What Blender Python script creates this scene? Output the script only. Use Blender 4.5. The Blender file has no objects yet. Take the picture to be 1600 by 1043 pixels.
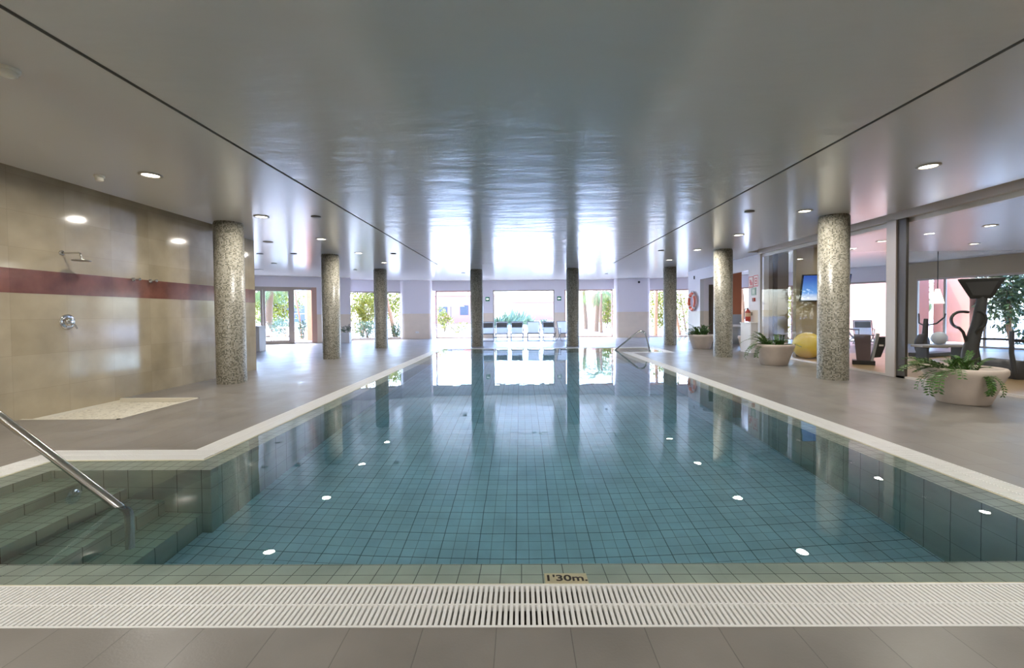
import bpy, bmesh, math, random
from mathutils import Vector, Matrix
random.seed(7)
PI = math.pi
sc = bpy.context.scene
COL = sc.collection

# ------------------------------------------------------------------ helpers
class MB:
    """collects simple shapes into one mesh"""
    def __init__(s):
        s.v = []; s.f = []; s.m = []; s.sm = []
    def add(s, verts, faces, mi=0, smooth=False):
        o = len(s.v); s.v += [tuple(p) for p in verts]
        for f in faces:
            s.f.append([i + o for i in f]); s.m.append(mi); s.sm.append(smooth)
        return s
    def box(s, x0, x1, y0, y1, z0, z1, mi=0, M=None):
        vs = [(x0,y0,z0),(x1,y0,z0),(x1,y1,z0),(x0,y1,z0),(x0,y0,z1),(x1,y0,z1),(x1,y1,z1),(x0,y1,z1)]
        if M is not None: vs = [M @ Vector(p) for p in vs]
        return s.add(vs, [(0,3,2,1),(4,5,6,7),(0,1,5,4),(1,2,6,5),(2,3,7,6),(3,0,4,7)], mi)
    def cbox(s, c, d, mi=0, M=None):
        return s.box(c[0]-d[0]/2, c[0]+d[0]/2, c[1]-d[1]/2, c[1]+d[1]/2, c[2]-d[2]/2, c[2]+d[2]/2, mi, M)
    def prism(s, poly, z0, z1, mi=0):
        n = len(poly)
        vs = [(x,y,z0) for x,y in poly] + [(x,y,z1) for x,y in poly]
        fs = [tuple(range(n-1,-1,-1)), tuple(range(n,2*n))] + [(i,(i+1)%n,n+(i+1)%n,n+i) for i in range(n)]
        return s.add(vs, fs, mi)
    def seg(s, p0, p1, th, z0, z1, mi=0, off=0.0):
        """upright wall slab from p0 to p1 (plan), th thick, lying on the left side (+off)"""
        d = Vector((p1[0]-p0[0], p1[1]-p0[1])).normalized(); n = Vector((-d.y, d.x))
        a = Vector(p0)+n*off; b = Vector(p1)+n*off
        poly = [tuple(a), tuple(b), tuple(b+n*th), tuple(a+n*th)]
        return s.prism(poly, z0, z1, mi)
    def tube(s, pts, r, n=10, mi=0, cap=True, smooth=True):
        pts = [Vector(p) for p in pts]
        rs = r if isinstance(r, (list, tuple)) else [r]*len(pts)
        vs = []; up = None
        for i, p in enumerate(pts):
            if i == 0: t = pts[1]-p
            elif i == len(pts)-1: t = p-pts[i-1]
            else: t = (pts[i+1]-p).normalized()+(p-pts[i-1]).normalized()
            t = t.normalized() if t.length > 1e-9 else Vector((0,0,1))
            if up is None:
                a = Vector((0,0,1)) if abs(t.z) < .9 else Vector((1,0,0))
                up = (a - t*a.dot(t)).normalized()
            else:
                up = (up - t*up.dot(t)).normalized()
            w = t.cross(up)
            for k in range(n):
                an = 2*PI*k/n
                vs.append(p + (up*math.cos(an) + w*math.sin(an))*rs[i])
        m = len(pts)
        fs = [(i*n+k, i*n+(k+1)%n, (i+1)*n+(k+1)%n, (i+1)*n+k) for i in range(m-1) for k in range(n)]
        s.add(vs, fs, mi, smooth)
        if cap:
            s.add(vs[:n], [tuple(range(n-1,-1,-1))], mi); s.add(vs[-n:], [tuple(range(n))], mi)
        return s
    def lathe(s, prof, n=32, c=(0,0,0), mi=0, smooth=True, M=None, a0=0, a1=2*PI):
        full = abs(a1-a0-2*PI) < 1e-6
        cols = n if full else n+1
        vs = []
        for r, z in prof:
            for k in range(cols):
                an = a0+(a1-a0)*k/n
                p = Vector((r*math.cos(an), r*math.sin(an), z))
                if M is not None: p = M @ p
                vs.append((p.x+c[0], p.y+c[1], p.z+c[2]))
        fs = []
        for i in range(len(prof)-1):
            for k in range(n):
                k2 = (k+1) % cols if full else k+1
                fs.append((i*cols+k, i*cols+k2, (i+1)*cols+k2, (i+1)*cols+k))
        return s.add(vs, fs, mi, smooth)
    def sphere(s, c, r, n=20, mi=0, sz=1.0):
        prof = [(max(1e-4, r*math.sin(PI*i/n)), -r*sz*math.cos(PI*i/n)) for i in range(n+1)]
        return s.lathe(prof, n*2, c, mi)
    def build(s, name, mats, parent=None, loc=None, bevel=0):
        me = bpy.data.meshes.new(name)
        me.from_pydata(s.v, [], s.f)
        for m in (mats if isinstance(mats, (list, tuple)) else [mats]): me.materials.append(m)
        me.polygons.foreach_set('material_index', s.m)
        me.polygons.foreach_set('use_smooth', s.sm)
        me.validate(); me.update()
        o = bpy.data.objects.new(name, me); COL.objects.link(o)
        if parent is not None: o.parent = parent
        if loc is not None: o.location = loc
        if bevel:
            b = o.modifiers.new('bevel', 'BEVEL'); b.width = bevel; b.segments = 2; b.limit_method = 'ANGLE'
        return o

def empty(name, loc=(0,0,0), rz=0):
    o = bpy.data.objects.new(name, None); COL.objects.link(o)
    o.location = loc; o.rotation_euler = (0,0,rz); o.empty_display_size = .1
    return o
def tag(o, label, cat, group=None, kind='thing'):
    o['label'] = label; o['category'] = cat; o['kind'] = kind
    if group: o['group'] = group
    return o
def struct(o, label=None):
    o['kind'] = 'structure'
    if label: o['label'] = label
    return o
def copy_tree(o, parent=None):
    c = o.copy(); COL.objects.link(c); c.parent = parent
    for ch in list(o.children): copy_tree(ch, c)
    return c
def text_mesh(name, s, size, mat, parent, M, ext=0.001, bold=0.0):
    cu = bpy.data.curves.new(name, 'FONT'); cu.body = s; cu.size = size; cu.extrude = ext
    cu.align_x = 'CENTER'; cu.align_y = 'CENTER'; cu.offset = bold
    t = bpy.data.objects.new(name, cu); COL.objects.link(t)
    dg = bpy.context.evaluated_depsgraph_get(); dg.update()
    me = bpy.data.meshes.new_from_object(t.evaluated_get(dg))
    bpy.data.objects.remove(t)
    me.materials.clear(); me.materials.append(mat)
    o = bpy.data.objects.new(name, me); COL.objects.link(o)
    o.parent = parent; o.matrix_local = M
    return o

# ------------------------------------------------------------------ materials
def newmat(name):
    m = bpy.data.materials.new(name); m.use_nodes = True
    nt = m.node_tree; b = nt.nodes['Principled BSDF']
    return m, nt, b
def N(nt, t, **kw):
    n = nt.nodes.new(t)
    for k, v in kw.items():
        if k in n.inputs.keys(): n.inputs[k].default_value = v
        else: setattr(n, k, v)
    return n
def pbr(name, col, rough=.5, metal=0, spec=.5, noise=0, nscale=8, bump=0, bscale=60, emit=None, es=0):
    m, nt, b = newmat(name); L = nt.links
    b.inputs['Base Color'].default_value = (*col, 1); b.inputs['Roughness'].default_value = rough
    b.inputs['Metallic'].default_value = metal; b.inputs['Specular IOR Level'].default_value = spec
    tc = N(nt, 'ShaderNodeTexCoord')
    if noise:
        n = N(nt, 'ShaderNodeTexNoise', Scale=nscale, Detail=5.0)
        L.new(tc.outputs['Object'], n.inputs['Vector'])
        mx = N(nt, 'ShaderNodeMix', data_type='RGBA')
        mx.inputs[6].default_value = (*[max(0, c*(1-noise)) for c in col], 1)
        mx.inputs[7].default_value = (*[min(1, c*(1+noise)) for c in col], 1)
        L.new(n.outputs['Fac'], mx.inputs[0]); L.new(mx.outputs[2], b.inputs['Base Color'])
    if bump:
        n = N(nt, 'ShaderNodeTexNoise', Scale=bscale, Detail=4.0)
        L.new(tc.outputs['Object'], n.inputs['Vector'])
        bp = N(nt, 'ShaderNodeBump', Strength=1.0, Distance=bump)
        L.new(n.outputs['Fac'], bp.inputs['Height']); L.new(bp.outputs['Normal'], b.inputs['Normal'])
    if emit:
        b.inputs['Emission Color'].default_value = (*emit, 1); b.inputs['Emission Strength'].default_value = es
    return m
def swizzle(nt, order):
    tc = N(nt, 'ShaderNodeTexCoord'); sp = N(nt, 'ShaderNodeSeparateXYZ'); cb = N(nt, 'ShaderNodeCombineXYZ')
    nt.links.new(tc.outputs['Object'], sp.inputs[0])
    for i, a in enumerate(order): nt.links.new(sp.outputs[a], cb.inputs[i])
    return cb.outputs[0], tc
def tilemat(name, order, w, h, c1, c2, mortar, ms, rough=.3, spec=.5, off=0.0, noise=.12, nscale=3, bump=0.0006, third=False, ox=0, oy=0, fine=0, rvar=0.0):
    m, nt, b = newmat(name); L = nt.links
    vec, tc = swizzle(nt, order)
    mp = N(nt, 'ShaderNodeMapping'); mp.inputs['Location'].default_value = (ox, oy, 0); L.new(vec, mp.inputs['Vector'])
    br = N(nt, 'ShaderNodeTexBrick', offset=off, squash=1.0)
    br.inputs['Scale'].default_value = 1.0; br.inputs['Brick Width'].default_value = w; br.inputs['Row Height'].default_value = h
    br.inputs['Mortar Size'].default_value = ms; br.inputs['Mortar Smooth'].default_value = .2; br.inputs['Bias'].default_value = 0
    br.inputs['Color1'].default_value = (*c1, 1); br.inputs['Color2'].default_value = (*c2, 1); br.inputs['Mortar'].default_value = (*mortar, 1)
    L.new(mp.outputs[0], br.inputs['Vector'])
    col = br.outputs['Color']
    if third:
        b3 = N(nt, 'ShaderNodeTexBrick', offset=0.0, squash=1.0)
        b3.inputs['Scale'].default_value = 1.0; b3.inputs['Brick Width'].default_value = w*3; b3.inputs['Row Height'].default_value = h*3
        b3.inputs['Mortar Size'].default_value = ms*1.6; b3.inputs['Mortar Smooth'].default_value = .2
        b3.inputs['Color1'].default_value = (1,1,1,1); b3.inputs['Color2'].default_value = (1,1,1,1)
        b3.inputs['Mortar'].default_value = (.5,.54,.55,1)
        L.new(mp.outputs[0], b3.inputs['Vector'])
        mu = N(nt, 'ShaderNodeMix', data_type='RGBA', blend_type='MULTIPLY'); mu.inputs[0].default_value = 1
        L.new(col, mu.inputs[6]); L.new(b3.outputs['Color'], mu.inputs[7]); col = mu.outputs[2]
    n = N(nt, 'ShaderNodeTexNoise', Scale=nscale, Detail=6.0)
    L.new(tc.outputs['Object'], n.inputs['Vector'])
    rp = N(nt, 'ShaderNodeMapRange'); rp.inputs['To Min'].default_value = 1-noise; rp.inputs['To Max'].default_value = 1+noise
    rp.inputs['From Min'].default_value = .3; rp.inputs['From Max'].default_value = .7
    L.new(n.outputs['Fac'], rp.inputs['Value'])
    mu = N(nt, 'ShaderNodeMix', data_type='RGBA', blend_type='MULTIPLY'); mu.inputs[0].default_value = 1
    L.new(col, mu.inputs[6]); L.new(rp.outputs[0], mu.inputs[7]); L.new(mu.outputs[2], b.inputs['Base Color'])
    b.inputs['Roughness'].default_value = rough; b.inputs['Specular IOR Level'].default_value = spec
    if rvar:
        r2 = N(nt, 'ShaderNodeMapRange'); r2.inputs['To Min'].default_value = rough-rvar; r2.inputs['To Max'].default_value = rough+rvar
        r2.inputs['From Min'].default_value = .3; r2.inputs['From Max'].default_value = .7
        L.new(n.outputs['Fac'], r2.inputs['Value']); L.new(r2.outputs[0], b.inputs['Roughness'])
    bp = N(nt, 'ShaderNodeBump', Strength=1.0, Distance=bump)
    inv = N(nt, 'ShaderNodeMath', operation='SUBTRACT'); inv.inputs[0].default_value = 1
    L.new(br.outputs['Fac'], inv.inputs[1])
    src = inv.outputs[0]
    if fine:
        n2 = N(nt, 'ShaderNodeTexNoise', Scale=90.0, Detail=4.0); L.new(tc.outputs['Object'], n2.inputs['Vector'])
        ad = N(nt, 'ShaderNodeMath', operation='MULTIPLY_ADD'); ad.inputs[1].default_value = fine
        L.new(n2.outputs['Fac'], ad.inputs[0]); L.new(src, ad.inputs[2]); src = ad.outputs[0]
    L.new(src, bp.inputs['Height']); L.new(bp.outputs['Normal'], b.inputs['Normal'])
    return m

def ceiling_mat(name, col, rough, bump, bscale, sx=1, sy=1):
    m, nt, b = newmat(name); L = nt.links
    b.inputs['Base Color'].default_value = (*col, 1); b.inputs['Roughness'].default_value = rough
    b.inputs['Specular IOR Level'].default_value = .8
    tc = N(nt, 'ShaderNodeTexCoord'); mp = N(nt, 'ShaderNodeMapping'); mp.inputs['Scale'].default_value = (sx, sy, 1)
    L.new(tc.outputs['Object'], mp.inputs[0])
    n = N(nt, 'ShaderNodeTexNoise', Scale=bscale, Detail=3.0); L.new(mp.outputs[0], n.inputs['Vector'])
    bp = N(nt, 'ShaderNodeBump', Strength=1.0, Distance=bump)
    L.new(n.outputs['Fac'], bp.inputs['Height']); L.new(bp.outputs['Normal'], b.inputs['Normal'])
    return m

def mosaic_mat():
    m, nt, b = newmat('mosaic'); L = nt.links
    tc = N(nt, 'ShaderNodeTexCoord'); sp = N(nt, 'ShaderNodeSeparateXYZ'); L.new(tc.outputs['Object'], sp.inputs[0])
    at = N(nt, 'ShaderNodeMath', operation='ARCTAN2'); L.new(sp.outputs[1], at.inputs[0]); L.new(sp.outputs[0], at.inputs[1])
    k = 2*PI*.255/.021; k = round(k)/(2*PI)
    u = N(nt, 'ShaderNodeMath', operation='MULTIPLY'); u.inputs[1].default_value = k; L.new(at.outputs[0], u.inputs[0])
    v = N(nt, 'ShaderNodeMath', operation='MULTIPLY'); v.inputs[1].default_value = 1/.021; L.new(sp.outputs[2], v.inputs[0])
    cb = N(nt, 'ShaderNodeCombineXYZ'); L.new(u.outputs[0], cb.inputs[0]); L.new(v.outputs[0], cb.inputs[1])
    fl = N(nt, 'ShaderNodeVectorMath', operation='FLOOR'); L.new(cb.outputs[0], fl.inputs[0])
    wn = N(nt, 'ShaderNodeTexWhiteNoise', noise_dimensions='2D'); L.new(fl.outputs[0], wn.inputs['Vector'])
    rp = N(nt, 'ShaderNodeValToRGB'); rp.color_ramp.interpolation = 'CONSTANT'
    e = rp.color_ramp.elements
    e[0].position = 0; e[0].color = (.085,.08,.055,1)
    e[1].position = .2; e[1].color = (.16,.15,.11,1)
    for p, c in ((.36,(.27,.25,.195,1)),(.6,(.33,.31,.25,1)),(.85,(.38,.36,.31,1))):
        q = e.new(p); q.color = c
    L.new(wn.outputs['Value'], rp.inputs[0])
    fr = N(nt, 'ShaderNodeVectorMath', operation='FRACTION'); L.new(cb.outputs[0], fr.inputs[0])
    s2 = N(nt, 'ShaderNodeSeparateXYZ'); L.new(fr.outputs[0], s2.inputs[0])
    mn = N(nt, 'ShaderNodeMath', operation='MINIMUM'); L.new(s2.outputs[0], mn.inputs[0]); L.new(s2.outputs[1], mn.inputs[1])
    lt = N(nt, 'ShaderNodeMath', operation='LESS_THAN'); lt.inputs[1].default_value = .12; L.new(mn.outputs[0], lt.inputs[0])
    mx = N(nt, 'ShaderNodeMix', data_type='RGBA'); mx.inputs[7].default_value = (.30,.29,.25,1)
    L.new(lt.outputs[0], mx.inputs[0]); L.new(rp.outputs[0], mx.inputs[6])
    L.new(mx.outputs[2], b.inputs['Base Color'])
    b.inputs['Roughness'].default_value = .35
    bp = N(nt, 'ShaderNodeBump', Strength=.6, Distance=.001); bp.invert = True
    L.new(lt.outputs[0], bp.inputs['Height']); L.new(bp.outputs['Normal'], b.inputs['Normal'])
    return m

def glass_mat(name='pane_glass', tint=(.97,.98,.97), f0=.012):
    m = bpy.data.materials.new(name); m.use_nodes = True; nt = m.node_tree; nt.nodes.clear(); L = nt.links
    out = N(nt, 'ShaderNodeOutputMaterial'); mx = N(nt, 'ShaderNodeMixShader')
    tr = N(nt, 'ShaderNodeBsdfTransparent'); tr.inputs[0].default_value = (*tint, 1)
    gl = N(nt, 'ShaderNodeBsdfGlossy'); gl.inputs['Roughness'].default_value = 0.0
    lw = N(nt, 'ShaderNodeLayerWeight'); lw.inputs['Blend'].default_value = .5
    pw = N(nt, 'ShaderNodeMath', operation='POWER'); pw.inputs[1].default_value = 5.0
    ma = N(nt, 'ShaderNodeMath', operation='MULTIPLY_ADD'); ma.inputs[1].default_value = .3; ma.inputs[2].default_value = f0
    L.new(lw.outputs['Facing'], pw.inputs[0]); L.new(pw.outputs[0], ma.inputs[0]); L.new(ma.outputs[0], mx.inputs[0])
    L.new(tr.outputs[0], mx.inputs[1]); L.new(gl.outputs[0], mx.inputs[2]); L.new(mx.outputs[0], out.inputs[0])
    return m

def water_mat():
    m = bpy.data.materials.new('pool_water'); m.use_nodes = True; nt = m.node_tree; nt.nodes.clear(); L = nt.links
    out = N(nt, 'ShaderNodeOutputMaterial')
    g = N(nt, 'ShaderNodeBsdfGlass', IOR=1.333, Roughness=0.0)
    va = N(nt, 'ShaderNodeVolumeAbsorption', Density=.17); va.inputs['Color'].default_value = (.02,.70,.92,1)
    tc = N(nt, 'ShaderNodeTexCoord')
    n = N(nt, 'ShaderNodeTexNoise', Scale=2.6, Detail=2.0); L.new(tc.outputs['Object'], n.inputs['Vector'])
    bp = N(nt, 'ShaderNodeBump', Strength=1.0, Distance=.0011)
    L.new(n.outputs['Fac'], bp.inputs['Height']); L.new(bp.outputs['Normal'], g.inputs['Normal'])
    L.new(g.outputs[0], out.inputs[0]); L.new(va.outputs[0], out.inputs[1])
    return m

def twotone_mat(name, top, bot, z=1.35):
    m, nt, b = newmat(name); L = nt.links
    tc = N(nt, 'ShaderNodeTexCoord'); sp = N(nt, 'ShaderNodeSeparateXYZ'); L.new(tc.outputs['Object'], sp.inputs[0])
    gt = N(nt, 'ShaderNodeMath', operation='GREATER_THAN'); gt.inputs[1].default_value = z; L.new(sp.outputs[2], gt.inputs[0])
    n = N(nt, 'ShaderNodeTexNoise', Scale=3.0, Detail=5.0); L.new(tc.outputs['Object'], n.inputs['Vector'])
    m0 = N(nt, 'ShaderNodeMix', data_type='RGBA'); m0.inputs[6].default_value = (*[c*.9 for c in bot],1); m0.inputs[7].default_value = (*[min(1,c*1.06) for c in bot],1)
    L.new(n.outputs['Fac'], m0.inputs[0])
    mx = N(nt, 'ShaderNodeMix', data_type='RGBA'); mx.inputs[7].default_value = (*top,1)
    L.new(m0.outputs[2], mx.inputs[6]); L.new(gt.outputs[0], mx.inputs[0]); L.new(mx.outputs[2], b.inputs['Base Color'])
    b.inputs['Roughness'].default_value = .45
    return m

def leafmat(name, c1, c2, rough=.45):
    m, nt, b = newmat(name); L = nt.links
    oi = N(nt, 'ShaderNodeNewGeometry'); 
    mx = N(nt, 'ShaderNodeMix', data_type='RGBA'); mx.inputs[6].default_value = (*c1,1); mx.inputs[7].default_value = (*c2,1)
    L.new(oi.outputs['Random Per Island'], mx.inputs[0]); L.new(mx.outputs[2], b.inputs['Base Color'])
    b.inputs['Roughness'].default_value = rough
    return m

MAT = {}
MAT['deck'] = tilemat('deck_stone', (0,1,2), .305, .61, (.205,.187,.165), (.23,.212,.19), (.14,.128,.113), .0022, rough=.36, spec=.45, noise=.13, nscale=2.2, bump=.0008, fine=.6, ox=.11, rvar=.07)
TC1, TC2, TM = (.60,.78,.82), (.66,.83,.86), (.27,.38,.39)
MAT['tile_xy'] = tilemat('pool_tile_floor', (0,1,2), .106, .106, TC1, TC2, TM, .0026, rough=.25, third=True, ox=.053, oy=.0)
MAT['tile_xz'] = tilemat('pool_tile_front', (0,2,1), .212, .53, (.34,.42,.35), (.38,.45,.38), (.11,.14,.12), .003, rough=.25)
MAT['tile_yz'] = tilemat('pool_tile_side', (1,2,0), .212, .53, (.34,.42,.35), (.38,.45,.38), (.11,.14,.12), .003, rough=.25)
MAT['step_xy'] = tilemat('step_tile', (0,1,2), .106, .106, (.30,.42,.34), (.34,.46,.37), (.10,.14,.12), .0026, rough=.25, ox=.053)
MAT['rim_xy'] = tilemat('rim_tile', (0,1,2), .106, .106, (.56,.66,.57), (.60,.70,.61), (.16,.20,.18), .0024, rough=.25, ox=.006, oy=-2.055+.106*20)
MAT['gutter'] = pbr('gutter_tile', (.34,.32,.27), .6, noise=.3, nscale=6)
MAT['lip'] = pbr('rim_lip', (.72,.68,.48), .4, noise=.15, nscale=5)
MAT['grate'] = pbr('white_plastic', (.82,.82,.80), .4)
MAT['water'] = water_mat()
MAT['ceil'] = ceiling_mat('ceiling_paint', (.60,.585,.56), .20, .0010, 1.6, .8, 2.5)
MAT['ceil_mid'] = ceiling_mat('ceiling_paint_wavy', (.60,.59,.57),   .19, .0115, 1.7, .7, 1.9)
MAT['slot'] = pbr('slot_shadow_gap', (.20,.19,.17), .7)
MAT['white'] = pbr('white_paint', (.80,.79,.80), .5)
MAT['lavender'] = pbr('lavender_paint', (.72,.69,.80), .5)
MAT['twotone'] = twotone_mat('two_tone_wall', (.87,.83,.90), (.85,.73,.62))
MAT['twowhite'] = twotone_mat('white_beige_wall', (.80,.79,.84), (.72,.65,.55))
MAT['twobeige'] = twotone_mat('beige_gym_wall', (.36,.31,.26), (.37,.30,.19))
MAT['gymwall'] = pbr('gym_beige', (.42,.35,.24), .6, noise=.05, nscale=2)
MAT['marble'] = tilemat('shower_marble', (1,2,0), .685, .46, (.36,.305,.21), (.41,.35,.25), (.28,.235,.165), .0014, rough=.10, spec=.5, noise=.14, nscale=2.2, bump=.0003, ox=.09, oy=.1)
MAT['redstone'] = tilemat('red_marble', (1,2,0), .685, .40, (.15,.062,.048), (.20,.085,.066), (.11,.05,.04), .0014, rough=.15, noise=.28, nscale=4, bump=.0002, ox=.09, oy=.0)
MAT['pebble'] = None
MAT['mosaic'] = mosaic_mat()
MAT['steel'] = pbr('steel', (.62,.61,.58), .17, metal=1, bump=.0002, bscale=20)
MAT['steel_dark'] = pbr('steel_brushed', (.40,.39,.37), .3, metal=1)
MAT['chrome'] = pbr('chrome', (.75,.75,.76), .08, metal=1)
MAT['glass'] = glass_mat()
MAT['frame'] = pbr('window_frame', (.50,.43,.38), .45)
MAT['pinkframe'] = pbr('pink_frame', (.62,.40,.34), .5)
MAT['alu'] = pbr('aluminium_post', (.62,.55,.48), .4, metal=.3)
MAT['darkpost'] = pbr('dark_post', (.07,.06,.05), .35)
MAT['lamp_glow'] = pbr('lamp_glow', (1,.95,.85), .5, emit=(1,.90,.72), es=9)
MAT['lamp_trim'] = pbr('lamp_trim', (.45,.42,.37), .35)
MAT['disc'] = pbr('grey_disc', (.16,.15,.145), .5)
MAT['detector'] = pbr('cream_plastic', (.70,.66,.55), .5)
MAT['pot'] = pbr('stone_pot', (.64,.55,.48), .75, noise=.12, nscale=7, bump=.0012, bscale=70)
MAT['soil'] = pbr('soil', (.035,.028,.022), .95, bump=.01, bscale=30)
MAT['leaf'] = leafmat('planter_leaves', (.025,.085,.012), (.085,.20,.03), .35)
MAT['stem'] = pbr('plant_stem', (.10,.13,.05), .6)
MAT['orange'] = pbr('ring_orange', (.80,.13,.045), .45)
MAT['ringwhite'] = pbr('ring_white', (.82,.80,.78), .5)
MAT['red'] = pbr('red_enamel', (.42,.05,.03), .35)
MAT['signred'] = pbr('sign_red', (.66,.12,.16), .5)
MAT['signwhite'] = pbr('sign_white', (.85,.83,.83), .5)
MAT['signgreen'] = pbr('sign_green', (.02,.20,.10), .45)
MAT['signteal'] = pbr('sign_teal', (.25,.42,.37), .5)
MAT['black'] = pbr('black_plastic', (.018,.018,.02), .4)
MAT['charcoal'] = pbr('charcoal', (.055,.055,.06), .5)
MAT['grey'] = pbr('grey_plastic', (.38,.39,.41), .45)
MAT['fabric'] = pbr('white_mesh_fabric', (.85,.85,.85), .8)
def _tl():
    nt = MAT['fabric'].node_tree; b = nt.nodes['Principled BSDF']; o = nt.nodes['Material Output']
    t = N(nt, 'ShaderNodeBsdfTranslucent'); t.inputs[0].default_value = (.85,.87,.9,1); m = N(nt, 'ShaderNodeMixShader'); m.inputs[0].default_value = .55
    nt.links.new(b.outputs[0], m.inputs[1]); nt.links.new(t.outputs[0], m.inputs[2]); nt.links.new(m.outputs[0], o.inputs[0])
_tl()
MAT['pad'] = pbr('grey_pad', (.23,.235,.24), .85)
MAT['chairframe'] = pbr('chair_frame', (.30,.30,.31), .4, metal=.2)
MAT['wood'] = pbr('wood_slat', (.42,.26,.16), .6, noise=.15, nscale=12)
MAT['gymfloor'] = pbr('gym_floor', (.42,.29,.16), .35, noise=.1, nscale=3)
MAT['yellow'] = pbr('yellow_ball', (.78,.58,.10), .45)
MAT['greenball'] = pbr('green_ball', (.06,.085,.075), .45)
MAT['silver'] = pbr('silver_ball', (.55,.60,.70), .4)
MAT['brown'] = pbr('brown_door', (.10,.07,.045), .5)
MAT['terracotta'] = pbr('terracotta_wall', (.50,.17,.075), .75, noise=.06, nscale=2)
MAT['pinkwall'] = pbr('pink_render', (.40,.17,.12), .8, noise=.05, nscale=2)
MAT['plate'] = pbr('marker_plate', (.92,.82,.56), .4, noise=.1, nscale=20)
MAT['ink'] = pbr('ink', (.05,.035,.02), .6)
MAT['blue'] = pbr('blue_panel', (.10,.10,.22), .5)
MAT['paving'] = tilemat('terrace_paving', (0,1,2), .6, .6, (.62,.59,.54), (.66,.63,.58), (.45,.42,.38), .006, rough=.7, noise=.06)
MAT['lawn'] = pbr('lawn', (.13,.24,.05), .9, noise=.3, nscale=10)
MAT['shrub_yellow'] = leafmat('leaves_yellow_green', (.13,.13,.006), (.30,.27,.015))
MAT['shrub_green'] = leafmat('leaves_green', (.045,.085,.008), (.12,.17,.02))
MAT['shrub_dark'] = leafmat('leaves_dark', (.02,.045,.01), (.06,.095,.02))
MAT['agave'] = leafmat('leaves_blue_green', (.07,.13,.075), (.16,.21,.10))
MAT['bark'] = pbr('bark', (.16,.09,.045), .9, noise=.25, nscale=14, bump=.01, bscale=20)
MAT['palebark'] = pbr('pale_bark', (.27,.145,.07), .85, noise=.2, nscale=9)
MAT['tileroof'] = pbr('roof_tile', (.45,.20,.13), .8)
MAT['concrete'] = pbr('roof_render', (.6,.58,.56), .8)
MAT['screen'] = None

def screen_mat():
    m, nt, b = newmat('screen'); L = nt.links
    tc = N(nt, 'ShaderNodeTexCoord'); sp = N(nt, 'ShaderNodeSeparateXYZ'); L.new(tc.outputs['Object'], sp.inputs[0])
    r = N(nt, 'ShaderNodeValToRGB'); e = r.color_ramp.elements
    e[0].position = .12; e[0].color = (.62,.68,.80,1); e[1].position = .9; e[1].color = (.03,.09,.38,1)
    q = e.new(.32); q.color = (.13,.32,.72,1)
    mr = N(nt, 'ShaderNodeMapRange'); mr.inputs['From Min'].default_value = -.36; mr.inputs['From Max'].default_value = .36
    L.new(sp.outputs[2], mr.inputs['Value']); L.new(mr.outputs[0], r.inputs[0])
    L.new(r.outputs[0], b.inputs['Emission Color']); b.inputs['Emission Strength'].default_value = .55
    b.inputs['Base Color'].default_value = (.01,.01,.02,1); b.inputs['Roughness'].default_value = .15
    return m
MAT['screen'] = screen_mat()
def pebble_mat():
    m, nt, b = newmat('pebbles'); L = nt.links
    tc = N(nt, 'ShaderNodeTexCoord')
    vo = N(nt, 'ShaderNodeTexVoronoi', Scale=38.0); L.new(tc.outputs['Object'], vo.inputs['Vector'])
    r = N(nt, 'ShaderNodeValToRGB'); e = r.color_ramp.elements
    e[0].position = .0; e[0].color = (.16,.145,.11,1); e[1].position = 1; e[1].color = (.74,.70,.60,1)
    q = e.new(.25); q.color = (.60,.56,.46,1)
    L.new(vo.outputs['Color'], r.inputs[0]); L.new(r.outputs[0], b.inputs['Base Color']); b.inputs['Roughness'].default_value = .5
    bp = N(nt, 'ShaderNodeBump', Strength=1.0, Distance=.006); bp.invert = True
    L.new(vo.outputs['Distance'], bp.inputs['Height']); L.new(bp.outputs['Normal'], b.inputs['Normal'])
    return m
MAT['pebble'] = pebble_mat()

C = 3.11           # ceiling height
# ------------------------------------------------------------------ camera
cd = bpy.data.cameras.new('camera'); cam = bpy.data.objects.new('camera', cd); COL.objects.link(cam)
F, CX, CY, PT, YW, RL = 677.9, 807.63, 505.41, .022846, -.008712, -.008425
cyy, sy = math.cos(YW), math.sin(YW); cp, sp_ = math.cos(PT), math.sin(PT); cr, sr = math.cos(RL), math.sin(RL)
R = (Matrix(((cr,-sr,0),(sr,cr,0),(0,0,1))) @ Matrix(((1,0,0),(0,cp,-sp_),(0,sp_,cp))) @
     Matrix(((cyy,0,-sy),(0,1,0),(sy,0,cyy))) @ Matrix(((1,0,0),(0,0,-1),(0,1,0))))
X_, Y_, Z_ = R[0], -R[1], -R[2]
cam.matrix_world = Matrix(((X_[0],Y_[0],Z_[0],0),(X_[1],Y_[1],Z_[1],0),(X_[2],Y_[2],Z_[2],1.3),(0,0,0,1)))
cd.sensor_width = 36; cd.lens = F/1600*36
cd.shift_x = -(CX-800)/1600; cd.shift_y = (CY-521.5)/1600
cd.clip_start = .05; cd.clip_end = 500
sc.camera = cam

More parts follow.
